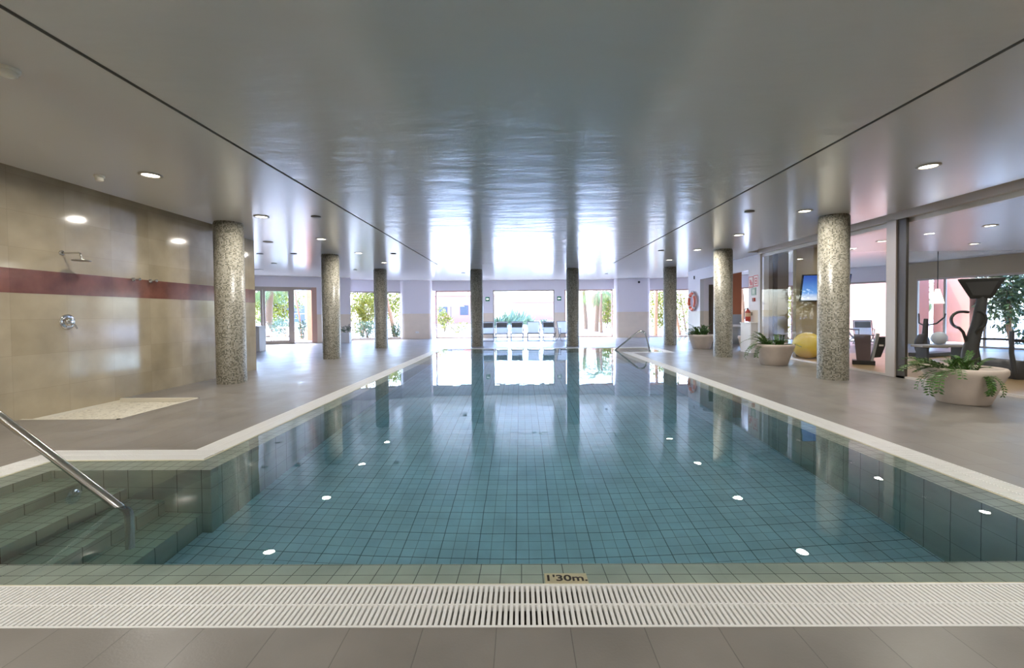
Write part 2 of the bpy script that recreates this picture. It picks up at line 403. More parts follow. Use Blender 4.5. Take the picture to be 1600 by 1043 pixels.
# ------------------------------------------------------------------ floor and pool
POOL = [(-4.56,1.77),(3.65,1.77),(3.65,14.1),(5.03,14.1),(5.03,16.5),(-3.18,16.5),(-3.18,4.18),(-4.56,4.18)]
def inset(poly, d):
    n = len(poly); out = []
    for i in range(n):
        p0, p1, p2 = Vector(poly[i-1]), Vector(poly[i]), Vector(poly[(i+1)%n])
        a = (p1-p0).normalized(); b = (p2-p1).normalized()
        na = Vector((-a.y, a.x)); nb = Vector((-b.y, b.x))
        out.append(tuple(p1 + (na+nb)*d))
    return out
R1 = inset(POOL, .285); R1b = inset(POOL, .297); R2 = inset(POOL, .505)
DZ = -1.42
def ring(mb, A, za, B, zb, mi=0):
    n = len(A)
    for i in range(n):
        j = (i+1) % n
        mb.add([(*A[i],za),(*A[j],za),(*B[j],zb),(*B[i],zb)], [(0,1,2,3)], mi)
fl = MB()
FAR = [(-15,10.45),(-6.4,10.45),(-6.4,16.5),(17.5,16.5),(16.6,17.2),(15.2,19.0),(13.0,20.7),(9.6,23.1),(6.9,23.75),(5.0,23.75),(-4.7,23.75),(-6.3,23.4),(-8.8,22.3),(-9.6,20.7),(-15,18.1)]
D0 = -.10
fl.box(-6.4,7.45,-4,1.77,D0,0); fl.box(-6.4,-4.56,1.77,4.18,D0,0)
fl.box(-6.4,-3.18,4.18,5.45,D0,0); fl.box(-5.13,-3.18,5.45,6.87,D0,0); fl.box(-6.4,-3.18,6.87,16.5,D0,0)
fl.box(3.65,7.45,1.77,14.1,D0,0); fl.box(5.03,7.45,14.1,16.5,D0,0)
fl.prism(FAR, D0, 0); fl.prism([(7.45,13.45),(17.2,13.45),(17.2,16.5),(7.45,16.5)], D0, 0)
struct(fl.build('floor', MAT['deck']), 'grey-brown stone tiled deck around the pool')
gf = MB().prism([(7.45,-4),(17.2,-4),(17.2,13.45),(7.45,13.45)], D0, 0)
struct(gf.build('floor_gym', MAT['gymfloor']))

ba = MB()
n = len(POOL)
ring(ba, POOL, 0, POOL, -.22, 4)
ring(ba, POOL, -.22, R1, -.22, 4)
ring(ba, R1, -.22, R1, -.002, 4)
ring(ba, R1, -.002, R1b, -.002, 5)
ring(ba, R1b, -.002, R1b, -.010, 5)
ring(ba, R1b, -.010, R2, -.050, 3)
for i in range(n):
    j = (i+1) % n
    mi = 1 if abs(R2[i][1]-R2[j][1]) < 1e-4 else 2
    ba.add([(*R2[i],-.055),(*R2[j],-.055),(*R2[j],DZ),(*R2[i],DZ)], [(0,1,2,3)], mi)
ba.add([(x,y,DZ) for x,y in R2], [tuple(range(n))], 0)
struct(ba.build('pool_basin', [MAT['tile_xy'], MAT['tile_xz'], MAT['tile_yz'], MAT['rim_xy'], MAT['gutter'], MAT['lip']]), 'pale green tiled pool basin')
def steps(name, xs, sgn, y0, y1, label):
    e = empty(name, (xs, (y0+y1)/2, DZ)); 
    for k in range(4):
        mb = MB(); x0 = xs+sgn*.325*k; x1 = xs+sgn*.325*(k+1)
        a, b = min(x0,x1), max(x0,x1); zt = -.30-.26*k
        yc = (y0+y1)/2
        mb.add([(a-xs,y0-yc,zt-DZ),(b-xs,y0-yc,zt-DZ),(b-xs,y1-yc,zt-DZ),(a-xs,y1-yc,zt-DZ)],[(0,1,2,3)],0)
        q = (x1-xs)
        mb.add([(q,y0-yc,0),(q,y1-yc,0),(q,y1-yc,zt-DZ),(q,y0-yc,zt-DZ)],[(0,1,2,3) if sgn > 0 else (3,2,1,0)],1)
        mb.build('step', [MAT['step_xy'], MAT['tile_yz']], e)
    tag(e, label, 'pool steps'); return e
steps('pool_steps', -4.055, 1, 2.275, 3.675, 'green tiled steps under water below the near handrail')
steps('pool_steps', 4.525, -1, 14.605, 15.995, 'green tiled steps under water below the far handrail')

WO = inset(POOL, .2985)
wt = MB().prism(WO, -1.6, -.005)
w = wt.build('pool_water', MAT['water'])
tag(w, 'clear teal pool water mirroring windows and columns', 'water', kind='stuff')

# overflow gratings: white bars across each run, two rails and a middle rail
def grating(name, x0, x1, y0, y1, axis, label):
    mb = MB(); z0, z1 = -.028, .002; P = .0243; B = .0145
    if axis == 'x':
        L = x1-x0; k = int(L/P)
        for i in range(k):
            a = x0+P*(i+.25); mb.box(a, a+B, y0+.012, y1-.012, z0, z1-.001)
        for yy, w in ((y0,.010), (y1-.010,.010), ((y0+y1)/2-.004,.008)): mb.box(x0, x1, yy, yy+w, z0, z1-.0005)
    else:
        L = y1-y0; k = int(L/P)
        for i in range(k):
            a = y0+P*(i+.25); mb.box(x0+.012, x1-.012, a, a+B, z0, z1-.001)
        for xx, w in ((x0,.010), (x1-.010,.010), ((x0+x1)/2-.004,.008)): mb.box(xx, xx+w, y0, y1, z0, z1-.0005)
    o = mb.build(name, MAT['grate'])
    return tag(o, label, 'drain grating', 'white overflow gratings round the pool')
W_ = .283
grating('drain_grating', -4.56, 3.65, 1.772, 1.772+W_, 'x', 'long white slatted overflow grating along the nearest pool edge')
grating('drain_grating', 3.65-W_, 3.648, 2.06, 14.1, 'y', 'white overflow grating along the planter side of the pool')
grating('drain_grating', -3.178, -3.18+W_, 4.18, 16.215, 'y', 'white overflow grating along the shower side of the pool')
grating('drain_grating', -3.18, 3.65, 16.5-W_, 16.498, 'x', 'white overflow grating along the far edge before the chairs')
grating('drain_grating', -4.558, -4.56+W_, 2.06, 3.895, 'y', 'short white grating at the head of the near steps')
grating('drain_grating', -4.56, -3.18+W_, 4.18-W_, 4.178, 'x', 'short white grating across the back of the near step bay')
grating('drain_grating', 5.03-W_, 5.028, 14.385, 16.215, 'y', 'short white grating at the head of the far steps')
grating('drain_grating', 3.65, 5.03, 16.5-W_, 16.498, 'x', 'short white grating along the far side of the far step bay')
grating('drain_grating', 3.65-W_, 5.03, 14.102, 14.1+W_, 'x', 'short white grating along the near side of the far step bay')

# depth marker
dm = empty('depth_marker', (.214, 2.120, -.0202), 0)
dm.rotation_euler = (math.atan2(-.040,.208), 0, 0)
MB().box(-.106,.106,-.052,.052,0,.004).build('plate', MAT['plate'], dm, bevel=.001)
text_mesh('lettering', "1'30m.", .080, MAT['ink'], dm, Matrix.Translation((0,.001,.0045)), .0006, .0018)
tag(dm, 'cream depth marker tile reading 1 30 m on pool rim', 'depth marker')

# ------------------------------------------------------------------ ceiling
ce = MB()
T = 3.55
mid = [(-2.985,-4),(3.375,-4),(3.375,15.915),(-2.985,15.915)]
ce.prism(mid, C, T, 1)
ce.box(-6.05,-3.02,-4,10.45,C,T); 
ce.prism([(-15,10.45),(-3.02,10.45),(-3.02,24.3),(-4.7,24.3),(-6.4,23.9),(-9.1,22.7),(-9.9,21.0),(-15,18.6)], C, T)
ce.box(-3.02,3.41,15.95,24.3,C,T)
ce.box(3.41,6.95,-4,13.4,C,T)
ce.prism([(3.41,13.4),(17.5,13.4),(16.9,17.3),(15.5,19.2),(13.3,21.0),(9.8,23.5),(6.9,24.2),(3.41,24.3)], C, T)
ce.box(-6.6,-6.05,-4,9.2,3.24,T); ce.box(-6.6,-6.05,9.2,10.45,C,T); ce.box(6.95,7.3,-4,13.4,3.24,T)
# closed slot ends at the two far corners
ce.box(-3.02,-2.97,15.8,15.95,C,T); ce.box(3.36,3.41,15.86,15.95,C,T); ce.box(-3.02,-2.76,15.9,15.95,C,T); ce.box(3.2,3.41,15.9,15.95,C,T)
struct(ce.build('ceiling', [MAT['ceil'], MAT['ceil_mid']]), 'glossy painted ceiling with narrow slots')
sl = MB()
sl.box(-3.021,-2.969,-4,15.8,C+.016,C+.05); sl.box(3.359,3.411,-4,15.86,C+.016,C+.05); sl.box(-2.76,3.2,15.899,15.951,C+.012,C+.05)
for xx in (-3.02, 3.409): sl.box(xx-.003,xx+.003,-4,15.8,C-.003,C+.05)
struct(sl.build('trim_1', MAT['slot']), 'dark narrow slot in the ceiling')
gc = MB().box(7.5,17.5,-4,13.4,C,T)
struct(gc.build('ceiling_gym', ceiling_mat('gym_ceiling_paint', (.42,.35,.28), .3, .0008, 1.6)))

# ------------------------------------------------------------------ walls
struct(MB().box(-6.6,-6.4,-4,10.42,-.1,3.3).build('wall_left', MAT['marble']), 'beige marble shower wall')
struct(MB().box(-6.604,-6.396,-4,10.424,1.62,1.93).build('trim_2', MAT['redstone']), 'red-brown marble band on the shower wall')
struct(MB().box(-6.6,7.4,-4.2,-4,-.1,3.55).build('wall_back', MAT['white']))
struct(MB().box(-15,-6.6,10.3,10.42,-.1,3.3).box(-15.1,-15,10.3,18.3,-.1,3.3).build('wall_far_left', MAT['twowhite']))
wd = Vector((2.26,1.09)).normalized()
DA, DB = Vector((-12.75,18.95)), Vector((-9.62,20.42))
mb = MB(); mb.seg((-15,17.85), tuple(DA), .2, -.1, C+.2); mb.seg(tuple(DA), tuple(DB), .2, 2.62, C+.2)
mb.seg(tuple(DB), (-8.3,21.15), .25, -.1, C+.2); mb.seg((-8.3,21.15),(-8.75,22.0),.12,-.1,C+.2,off=0)
struct(mb.build('wall_far_left_front', MAT['twotone']), 'lavender and beige wall between the glazed door and the first window')
mb = MB(); mb.seg((-8.8,21.95),(-6.3,23.05),.2,2.52,C+.2); mb.seg((-8.8,21.95),(-6.3,23.05),.2,-.1,.06)
mb.box(-4.8,5.1,23.5,23.7,2.58,C+.2); mb.box(-4.8,5.1,23.5,23.7,-.1,.02)
mb.box(-2.05,-1.5,23.48,23.72,0,2.6); mb.box(1.84,2.38,23.48,23.72,0,2.6)
mb.seg((6.8,23.2),(9.35,22.65),.2,2.52,C+.2); mb.seg((6.8,23.2),(9.35,22.65),.2,-.1,.03)
mb.seg((9.35,22.65),(9.95,22.35),.25,-.1,C+.2)
mb.seg((9.95,22.35),(12.6,20.15),.2,2.5,C+.2); mb.seg((12.6,20.15),(13.05,19.75),.25,-.1,C+.2)
mb.seg((13.05,19.75),(14.9,17.35),.2,2.5,C+.2); mb2 = MB(); mb2.seg((14.9,17.35),(15.2,16.8),.25,-.1,C+.2)
mb2.seg((15.2,16.8),(16.55,12.9),.2,2.5,C+.2); mb2.seg((16.55,12.9),(16.8,12.0),.25,-.1,C+.2)
struct(mb2.build('wall_gym_front', MAT['gymwall']))
struct(mb.build('wall_far', MAT['twotone']), 'lavender far wall and window heads')
struct(MB().box(16.8,17.0,-4,12.2,-.1,C+.2).box(7.5,16.8,-4.2,-4,-.1,C+.2).build('wall_gym_back', MAT['gymwall']))
def rounded_pier(name, p0, p1, depth, r, label):
    d = (Vector(p1)-Vector(p0)); L = d.length; d.normalize(); nn = Vector((-d.y,d.x))
    pts = []
    for k in range(7):
        a = PI+PI/2*k/6; pts.append((r+r*math.cos(a), r+r*math.sin(a)))
    for k in range(7):
        a = 1.5*PI+PI/2*k/6; pts.append((L-r+r*math.cos(a), r+r*math.sin(a)))
    pts += [(L,depth),(0,depth)]
    poly = [tuple(Vector(p0)+d*x+nn*y) for x,y in pts]
    return struct(MB().prism(poly, -.05, C+.1).build(name, MAT['twotone']), label)
rounded_pier('wall_far_pier', (-6.35,22.85), (-4.72,23.15), .55, .22, 'rounded lavender and beige pier with a socket')
rounded_pier('wall_far_pier.001', (5.0,23.02), (6.82,22.82), .6, .22, 'rounded lavender and beige pier behind the far handrail')
# right side: sign wall, opening, ring wall
mb = MB(); mb.box(7.5,7.65,13.45,14.35,-.1,C+.2); mb.box(7.5,7.65,14.35,18.2,2.67,C+.2); mb.box(7.5,7.65,18.2,19.5,-.1,C+.2)
struct(mb.build('wall_right', MAT['twowhite']), 'white wall with the signs, the opening and the life ring')
mb = MB(); mb.box(7.65,7.86,18.2,18.35,-.05,C+.1); mb.box(7.86,8.78,18.2,18.35,2.45,C+.1)
struct(mb.build('wall_corridor', MAT['twotone']))
struct(MB().box(8.78,9.2,18.15,18.4,1.2,C+.1).box(8.78,9.2,18.15,18.4,-.05,1.2,1).build('wall_corridor_end', [MAT['terracotta'], MAT['grey']]))
dr = MB().box(7.86,8.78,18.22,18.28,0,2.45).build('door_2', MAT['brown']); struct(dr, 'dark brown door in the opening')
MB().tube([(8.70,18.19,1.05),(8.58,18.19,1.05)],.012,8).build('handle', MAT['chrome'], dr)
MB().box(7.92,8.72,18.205,18.225,.25,2.2).build('door_panel', MAT['brown'], dr)
mb = MB(); mb.box(7.65,8.42,13.72,13.9,-.05,C+.1)
struct(mb.build('wall_gym_pier', MAT['twobeige']))
struct(MB().box(7.93,8.06,13.69,13.72,0,C).build('trim_3', MAT['brown']))
struct(MB().box(7.86,9.35,12.45,12.6,-.05,C+.1).build('wall_gym_screen', MAT['gymwall']), 'beige gym wall carrying the television')

# ------------------------------------------------------------------ windows, doors
WN = [0]
def window(p0, p1, z0, z1, mull, label, fm='frame', fw=.07, dy=.06, mw=.07):
    WN[0] += 1
    d = Vector(p1)-Vector(p0); L = d.length; d.normalize()
    a = math.atan2(d.y, d.x)
    o = MB()
    o.box(0,L,0,dy,z1-fw,z1); o.box(0,L,0,dy,z0,z0+fw*.7); o.box(0,fw,0,dy,z0,z1); o.box(L-fw,L,0,dy,z0,z1)
    for m in mull: o.box(m-mw/2,m+mw/2,-.005,dy,z0,z1)
    f = o.build('window_%d' % WN[0], MAT[fm], None, (p0[0],p0[1],0)); f.rotation_euler = (0,0,a)
    struct(f, label)
    xs = [fw]+list(mull)+[L-fw]
    for i in range(len(xs)-1):
        l = xs[i]+(mw/2 if i > 0 else 0); r = xs[i+1]-(mw/2 if i < len(xs)-2 else 0)
        MB().box(l,r,dy*.4,dy*.4+.012,z0+fw*.7,z1-fw).build('pane', MAT['glass'], f)
    return f
def off(p, n): return (p[0]+n[0], p[1]+n[1])
window((-8.75,22.02),(-6.35,23.08),.06,2.52,[1.86],'left garden window behind the third column', mw=.12)
window((-4.62,23.55),(-2.05,23.55),.02,2.58,[],'window left of the centre window', fm='pinkframe')
window((-1.5,23.55),(1.84,23.55),.02,2.58,[],'wide centre window behind the row of chairs')
window((2.38,23.55),(5.0,23.55),.02,2.58,[],'window right of the centre window', fm='pinkframe')
window((6.84,23.26),(9.35,22.72),.03,2.52,[],'right garden window behind the far column', fm='pinkframe')
window((9.95,22.4),(12.6,20.2),0,2.5,[.9,2.5],'glazing behind the opening', fm='pinkframe')
window((13.05,19.8),(14.9,17.4),0,2.5,[1.5],'gym window seen past the nearest right column')
window((15.2,16.85),(16.55,12.95),0,2.5,[.9,2.0,3.0],'gym glazing behind the treadmill')
# glazed door at left
L_ = (DB-DA).length; ang = math.atan2(wd.y, wd.x)
d1 = MB(); zt = 2.62
d1.box(0,L_,0,.09,zt-.13,zt); d1.box(0,L_,0,.09,0,.05); d1.box(0,.09,0,.09,0,zt)
d1.box(2.36,2.5,0,.09,0,zt)
do = d1.build('door_1', MAT['frame'], None, (DA.x,DA.y,0)); do.rotation_euler = (0,0,ang); struct(do, 'glazed garden door with two leaves and a side light')
MB().box(L_-.22,L_,-.01,.1,0,zt).build('side_frame', MAT['pinkframe'], do)
MB().box(2.5,L_-.22,.04,.052,.05,zt-.13).build('side_pane', MAT['glass'], do)
for (a, b, hx) in ((.09,1.24,1.16),(1.25,2.36,1.33)):
    lf = MB().box(a,a+.09,.01,.08,.05,zt-.13).box(b-.09,b,.01,.08,.05,zt-.13).box(a,b,.01,.08,.05,.17).box(a,b,.01,.08,zt-.2,zt-.13).build('leaf', MAT['frame'], do)
    MB().box(a+.09,b-.09,.04,.052,.17,zt-.2).build('pane', MAT['glass'], lf)
    MB().tube([(hx,-.0,1.02),(hx,-.05,1.02),(hx+(.1 if hx < 1.2 else -.1)*-1,-.05,1.02)],.012,8).build('handle', MAT['steel_dark'], lf)

# gym glass wall X=7.35
wf = MB()
wf.box(7.33,7.39,-4,13.45,0,.04); wf.box(7.3,7.42,-4,13.45,3.06,3.24)
wall9 = wf.build('window_9', MAT['alu']); struct(wall9, 'floor to ceiling glass wall of the gym')
MB().box(7.30,7.40,8.52,8.74,0,3.08).build('jamb', MAT['alu'], wall9)
MB().box(7.33,7.38,8.33,8.52,0,3.08).build('dark_post', MAT['darkpost'], wall9)
MB().box(7.33,7.39,13.35,13.46,0,3.2).build('jamb', MAT['white'], wall9)
for a, b in ((-4,1.2),(1.22,5.0),(5.02,8.33),(8.74,11.1),(11.12,13.35)):
    MB().box(7.353,7.365,a,b,.04,3.06).build('pane', MAT['glass'], wall9)
struct(MB().box(7.42,7.5,-4,13.45,2.98,3.5).build('trim_4', MAT['alu']))

# ------------------------------------------------------------------ columns
def column(x, y, label):
    o = MB().lathe([(.255,0),(.255,C-.03),(.24,C-.03),(.24,C+.002)], 48).build('mosaic_column', MAT['mosaic'], None, (x,y,0))
    tag(o, label, 'column', 'mosaic columns around the pool')
for x, y, l in ((-5.66,8.42,'nearest mosaic column on the shower side, beside the marble wall'),
                (-5.69,12.99,'second mosaic column on the shower side, in front of the glazed door'),
                (-5.55,17.19,'third mosaic column on the shower side, before the garden window'),
                (-1.78,17.65,'far mosaic column standing at the left end of the chair row'),
                (2.11,17.59,'far mosaic column standing at the right end of the chair row'),
                (6.01,17.51,'mosaic column standing beside the life ring'),
                (5.9,12.7,'mosaic column between the two smaller planters'),
                (5.99,8.37,'nearest mosaic column before the gym glass and television')):
    column(x, y, l)

# ------------------------------------------------------------------ ceiling fittings and lamps
def lamp(x, y, power, label, lit=True):
    e = empty('downlight', (x,y,C))
    MB().lathe([(.125,0),(.125,-.012),(.095,-.016),(.09,-.004)], 32).build('trim_ring', MAT['lamp_trim'], e)
    MB().lathe([(.0005,-.006),(.09,-.006)], 32).build('diffuser', MAT['lamp_glow'], e)
    tag(e, label, 'ceiling light', 'round recessed downlights')
    ld = bpy.data.lights.new('downlight_lamp', 'AREA'); ld.shape = 'DISK'; ld.size = .17; ld.energy = power; ld.color = (1,.95,.87)
    lo = bpy.data.objects.new('downlight_lamp', ld); COL.objects.link(lo); lo.location = (x,y,C-.02); lo['kind'] = 'helper'
    return e
LP = 19
ords = ['nearest','second','third','fourth','fifth']
for k in range(-3,6):
    y = 5.53+2.37*k
    nm = ('%s lit downlight over the shower side deck, counted from the camera' % ords[k]) if 0 <= k < 5 else 'lit downlight over the shower side deck outside the view'
    nm2 = ('%s lit downlight over the planter side deck, counted from the camera' % ords[k]) if 0 <= k < 5 else 'lit downlight over the planter side deck outside the view'
    if k < 5:
        lamp(-4.7, y, LP, nm); lamp(5.13, y, LP, nm2)
for x, y, l in ((10.1,9.45,'lit downlight in the gym above the treadmill'),(9.4,11.4,'lit downlight in the gym beside the dark post'),
                (12.4,12.0,'lit downlight deep in the gym above the window heads'),(8.6,6.6,'lit downlight in the gym nearest the glass edge')):
    lamp(x, y, LP*.6, l)
for x, y in ((10.5,4.0),(13.0,7.5)): lamp(x, y, LP*.6, 'lit downlight in the gym outside the view')
for x in (-2.1,.2,2.5): lamp(x, -1.3, 24, 'added fill downlight brightening the near deck, outside the view')  # added fill lamps behind the camera to brighten the near deck and grating
def disc(x, y, r, label, kind='disc'):
    o = MB().lathe([(.0005,-.02),(r*.75,-.02),(r,-.012),(r,0)], 28).build('ceiling_disc', MAT['disc'], None, (x,y,C))
    tag(o, label, 'ceiling disc', 'dark round ceiling discs')
for x, y, r, l in ((-3.73,7.95,.085,'dark ceiling disc near the left slot, closest to the shower'),
                   (-3.75,12.86,.085,'dark ceiling disc near the left slot, above the second column'),
                   (4.14,7.9,.085,'dark ceiling disc near the right slot, before the gym glass'),
                   (4.11,12.73,.085,'dark ceiling disc near the right slot, above the far column'),
                   (-7.57,12.6,.09,'dark ceiling disc over the glazed door area, nearest the marble wall'),
                   (-6.61,12.66,.09,'dark ceiling disc over the glazed door area, nearest the second column'),
                   (-8.48,14.92,.09,'dark ceiling disc in front of the glazed door'),
                   (-10.2,16.9,.16,'wide dark ceiling vent disc right above the glazed door'),
                   (-6.57,17.26,.08,'small dark ceiling disc before the garden window'),
                   (-2.49,19.0,.09,'dark sensor disc on the bright ceiling before the far windows'),
                   (3.95,19.97,.07,'tiny dark disc on the bright ceiling before the rounded pier'),
                   (9.7,12.9,.1,'dark ceiling disc inside the gym past the nearest column'),
                   (12.2,17.5,.1,'dark ceiling disc inside behind the gym glass strip')):
    disc(x, y, r, l)
rl = MB().lathe([(.11,0),(.11,-.012),(.09,-.018),(.075,-.006),(.0005,-.006)], 28).build('ceiling_speaker', MAT['lamp_trim'], None, (-6.16,10.6,C)); tag(rl,'ring shaped unlit ceiling fitting beside the end of marble wall','ceiling speaker')
def detector(x, y, r, h, label):
    e = empty('smoke_detector', (x,y,C))
    MB().lathe([(r,0),(r,-h*.35),(r*.8,-h*.4)],24).build('base', MAT['detector'], e)
    MB().lathe([(r*.8,-h*.4),(r*.78,-h*.9),(r*.5,-h),(.0005,-h)],24).build('sensor_head', MAT['detector'], e)
    tag(e, label, 'smoke detector')
detector(-5.37,5.54,.055,.07,'small cream smoke detector beside the nearest left downlight')
detector(-3.72,3.16,.075,.05,'cream round detector at the upper left picture edge')

# ------------------------------------------------------------------ shower
sh = empty('shower_head', (-6.4,6.02,2.20))
MB().lathe([(.0005,0),(.035,0),(.035,.012),(.0005,.012)],20,M=Matrix.Rotation(PI/2,4,'Y')).build('wall_flange', MAT['steel'], sh)
MB().tube([(.0,0,0),(.24,0,0),(.265,0,-.01),(.275,0,-.04),(.28,0,-.09)],.012,10).build('arm', MAT['steel'], sh)
MB().lathe([(.0005,-.115),(.10,-.115),(.105,-.108),(.098,-.10),(.03,-.09),(.0005,-.09)],36,c=(.28,0,0)).build('rose', MAT['steel_dark'], sh)
sh.name = 'overhead_shower'; tag(sh, 'steel overhead shower with round rose on marble wall', 'shower head')
mv = empty('shower_valve', (-6.4,6.07,1.24)); RY = Matrix.Rotation(PI/2,4,'Y')
MB().lathe([(.105,0),(.105,.008),(.09,.014),(.0005,.014)],40,M=RY).build('plate', MAT['chrome'], mv)
MB().lathe([(.06,.012),(.056,.055),(.045,.065),(.0005,.066)],32,M=RY).build('knob', MAT['chrome'], mv)
MB().tube([(.055,.01,-.02),(.085,.03,-.06),(.095,.04,-.10)],[.014,.012,.011],10).build('lever', MAT['chrome'], mv)
tag(mv, 'round chrome shower mixer with lever below red band', 'shower valve')
for y, l in ((7.12,'chrome spray jet at the band, nearer the overhead shower'),(7.45,'chrome spray jet at the band, nearer the column')):
    e = empty('spray_jet', (-6.396,y,1.92))
    MB().lathe([(.03,0),(.03,.02),(.016,.024),(.016,.10),(.022,.105),(.022,.125),(.0005,.125)],18,M=RY).build('spout', MAT['chrome'], e)
    MB().tube([(.05,-.07,.0),(.05,.07,.0)],.011,8).build('cross_handle', MAT['steel_dark'], e)
    tag(e, l, 'shower jet', 'spray jets on the marble wall')
tr = empty('shower_tray', (-5.765,6.16,-.07))
MB().box(-.635,.635,-.71,.71,-.03,.015).build('pebble_bed', MAT['pebble'], tr)
bd = MB(); b_ = .035
bd.box(-.635,.635,-.71,-.71+b_,.0,.0745); bd.box(-.635,.635,.71-b_,.71,0,.0745); bd.box(.635-b_,.635,-.71,.71,0,.0745)
bd.box(-.635,-.63,-.71,.71,0,.05)
bd.build('rim', pbr('tray_rim', (.66,.62,.52), .5), tr)
MB().lathe([(.0005,.017),(.07,.017),(.07,.012)],20,c=(.12,-.5,0)).build('drain_cover', MAT['steel_dark'], tr)
tag(tr, 'sunken pebble shower tray at the foot of marble wall', 'shower tray')

# ------------------------------------------------------------------ handrails
def handrail(loc, sgn, label, foot):
    e = empty('handrail', loc); s = sgn
    A, B_, C_ = Vector((.10,0,.045)), Vector((1.06,0,.80)), Vector((1.27,0,.01+foot))
    r = .17; u = (A-B_).normalized(); v = (C_-B_).normalized(); th = u.angle(v)
    t_ = r/math.tan(th/2); bis = (u+v).normalized(); cc = B_+bis*(r/math.sin(th/2))
    w0 = B_+u*t_-cc; w1 = B_+v*t_-cc; tot = w0.angle(w1)
    pts = [(-.03,0,-.75),(-.03,0,-.18),(-.015,0,-.075),(.03,0,-.01),tuple(A)]
    for k in range(11):
        f_ = k/10; pts.append(tuple(cc+(w0*math.sin((1-f_)*tot)+w1*math.sin(f_*tot))/math.sin(tot)))
    pts.append(tuple(C_)); pts = [(s*p[0],p[1],p[2]) for p in pts]
    MB().tube(pts, .027, 14).build('rail', MAT['steel'], e)
    MB().lathe([(.05,0),(.05,.012),(.026,.02),(.0005,.02)],20,c=(s*1.27,0,foot)).build('base_flange', MAT['steel'], e)
    tag(e, label, 'handrail', 'steel pool handrails')
handrail((-2.75,2.95,-.012), -1, 'steel handrail descending into the water above the near steps', -.02)
handrail((3.27,15.3,-.012), 1, 'bent steel handrail beside the far steps and planters', -.01)

# ------------------------------------------------------------------ planters
def leafquad(mb, p, d, up, l, w_):
    d = d.normalized(); sd = d.cross(up)
    sd = sd.normalized() if sd.length > 1e-5 else Vector((1,0,0)); nn = sd.cross(d)
    m = p+d*l*.45-nn*l*.05; t = p+d*l-nn*l*.02
    mb.add([p, m+sd*w_/2+nn*w_*.18, t, m-sd*w_/2+nn*w_*.18, m], [(0,4,1),(1,4,2),(2,4,3),(3,4,0)])
def frond(lm, sm, base, az, length, arch, droop, ll=.065, nl=14):
    pts = []; p = Vector(base); el = math.radians(arch); st = length/nl
    for i in range(nl+1):
        pts.append(p.copy()); d = Vector((math.cos(az)*math.cos(el), math.sin(az)*math.cos(el), math.sin(el)))
        p = p+d*st; el -= math.radians(droop)/nl
    sm.tube(pts, [.008-.006*i/nl for i in range(nl+1)], 5)
    for i in range(2,nl+1):
        t = (pts[i]-pts[i-1]).normalized(); side = t.cross(Vector((0,0,1)))
        side = side.normalized() if side.length > 1e-4 else Vector((1,0,0)); up = side.cross(t)
        for s in (-1,1):
            leafquad(lm, pts[i], t*.55+side*s+up*.35*random.uniform(.2,1.2), up, ll*random.uniform(.8,1.2), ll*.42)
def planter(loc, rt, rb, h, fr, label, bushy=0, name='planter_bowl'):
    e = empty(name, loc)
    MB().lathe([(.0005,0),(rb,0),(rb+.012,.012),(rb+(rt-rb)*.52,h*.45),(rt-.025,h-.12),(rt,h-.07),(rt,h-.02),(rt-.015,h),(rt-.035,h),(rt-.05,h-.02),(rt-.07,h-.09)],56).build('bowl', MAT['pot'], e)
    MB().lathe([(.0005,h-.07),(rt-.06,h-.075)],40).build('soil', MAT['soil'], e)
    lm, sm = MB(), MB()
    for (bx,by,az,ln,ar,dr,*q) in fr: frond(lm, sm, (bx,by,h-.08), math.radians(az), ln, ar, dr, *(q or (.065,)))
    if lm.v:
        s_ = sm.build('stems', MAT['stem'], e); lm.build('leaves', MAT['leaf'], s_)
    tag(e, label, 'planter', 'stone planter bowls on the deck'); return e
rnd = random.Random(3)
def sprays(cx, cy, nfr, az0, az1, l0, l1, a0, a1, d0, d1, sp=.1, ll=.065):
    return [(cx+rnd.uniform(-sp,sp), cy+rnd.uniform(-sp,sp), rnd.uniform(az0,az1), rnd.uniform(l0,l1), rnd.uniform(a0,a1), rnd.uniform(d0,d1), ll*rnd.uniform(.85,1.15)) for _ in range(nfr)]
planter((6.22,6.14,0), .44, .265, .50,
        sprays(-.25,-.10,12,140,240,.45,.62,15,50,60,130,.08)+sprays(-.25,.03,10,90,190,.3,.45,30,70,40,90,.08)+sprays(-.06,-.08,22,0,360,.2,.34,45,88,30,90,.10,.05)+sprays(-.10,-.24,5,250,285,.35,.45,20,40,120,150,.05,.05),
        'largest stone planter bowl with trailing fern before the gym glass')
planter((6.22,10.7,0), .44, .28, .51,
        sprays(-.22,-.05,7,140,220,.5,.7,25,75,70,140,.08)+sprays(-.18,0,5,140,215,.42,.6,62,80,50,95,.06,.075)+sprays(.02,0,26,0,360,.22,.42,35,85,20,90,.22,.06),
        'middle stone planter bowl with leafy plant beside the sign wall')
planter((6.48,15.6,0), .44, .28, .51,
        sprays(-.25,-.05,8,130,240,.5,.7,20,60,60,130,.08)+sprays(-.1,0,8,100,260,.45,.65,55,80,40,90,.12,.08)+sprays(.0,0,24,0,360,.25,.55,40,85,20,90,.2,.07),
        'farthest stone planter bowl with sprawling plant beside the life ring')
pt = planter((7.75,14.95,0), .27, .17, .48, sprays(0,0,5,0,360,.25,.45,60,88,10,40,.08,.04), 'narrow brown pot standing in the opening by the sign wall', name='tapered_pot')
pt['group'] = 'pots'
pb = empty('planter_box', (-8.22,20.35,0))
MB().box(-.2,.2,-.14,.14,0,.48).build('box', MAT['white'], pb, bevel=.01)
lm, sm = MB(), MB()
for q in sprays(0,0,14,0,360,.25,.45,30,85,30,100,.12,.09): frond(lm, sm, (q[0],q[1],.48), math.radians(q[2]), q[3], q[4], q[5], .09, 7)
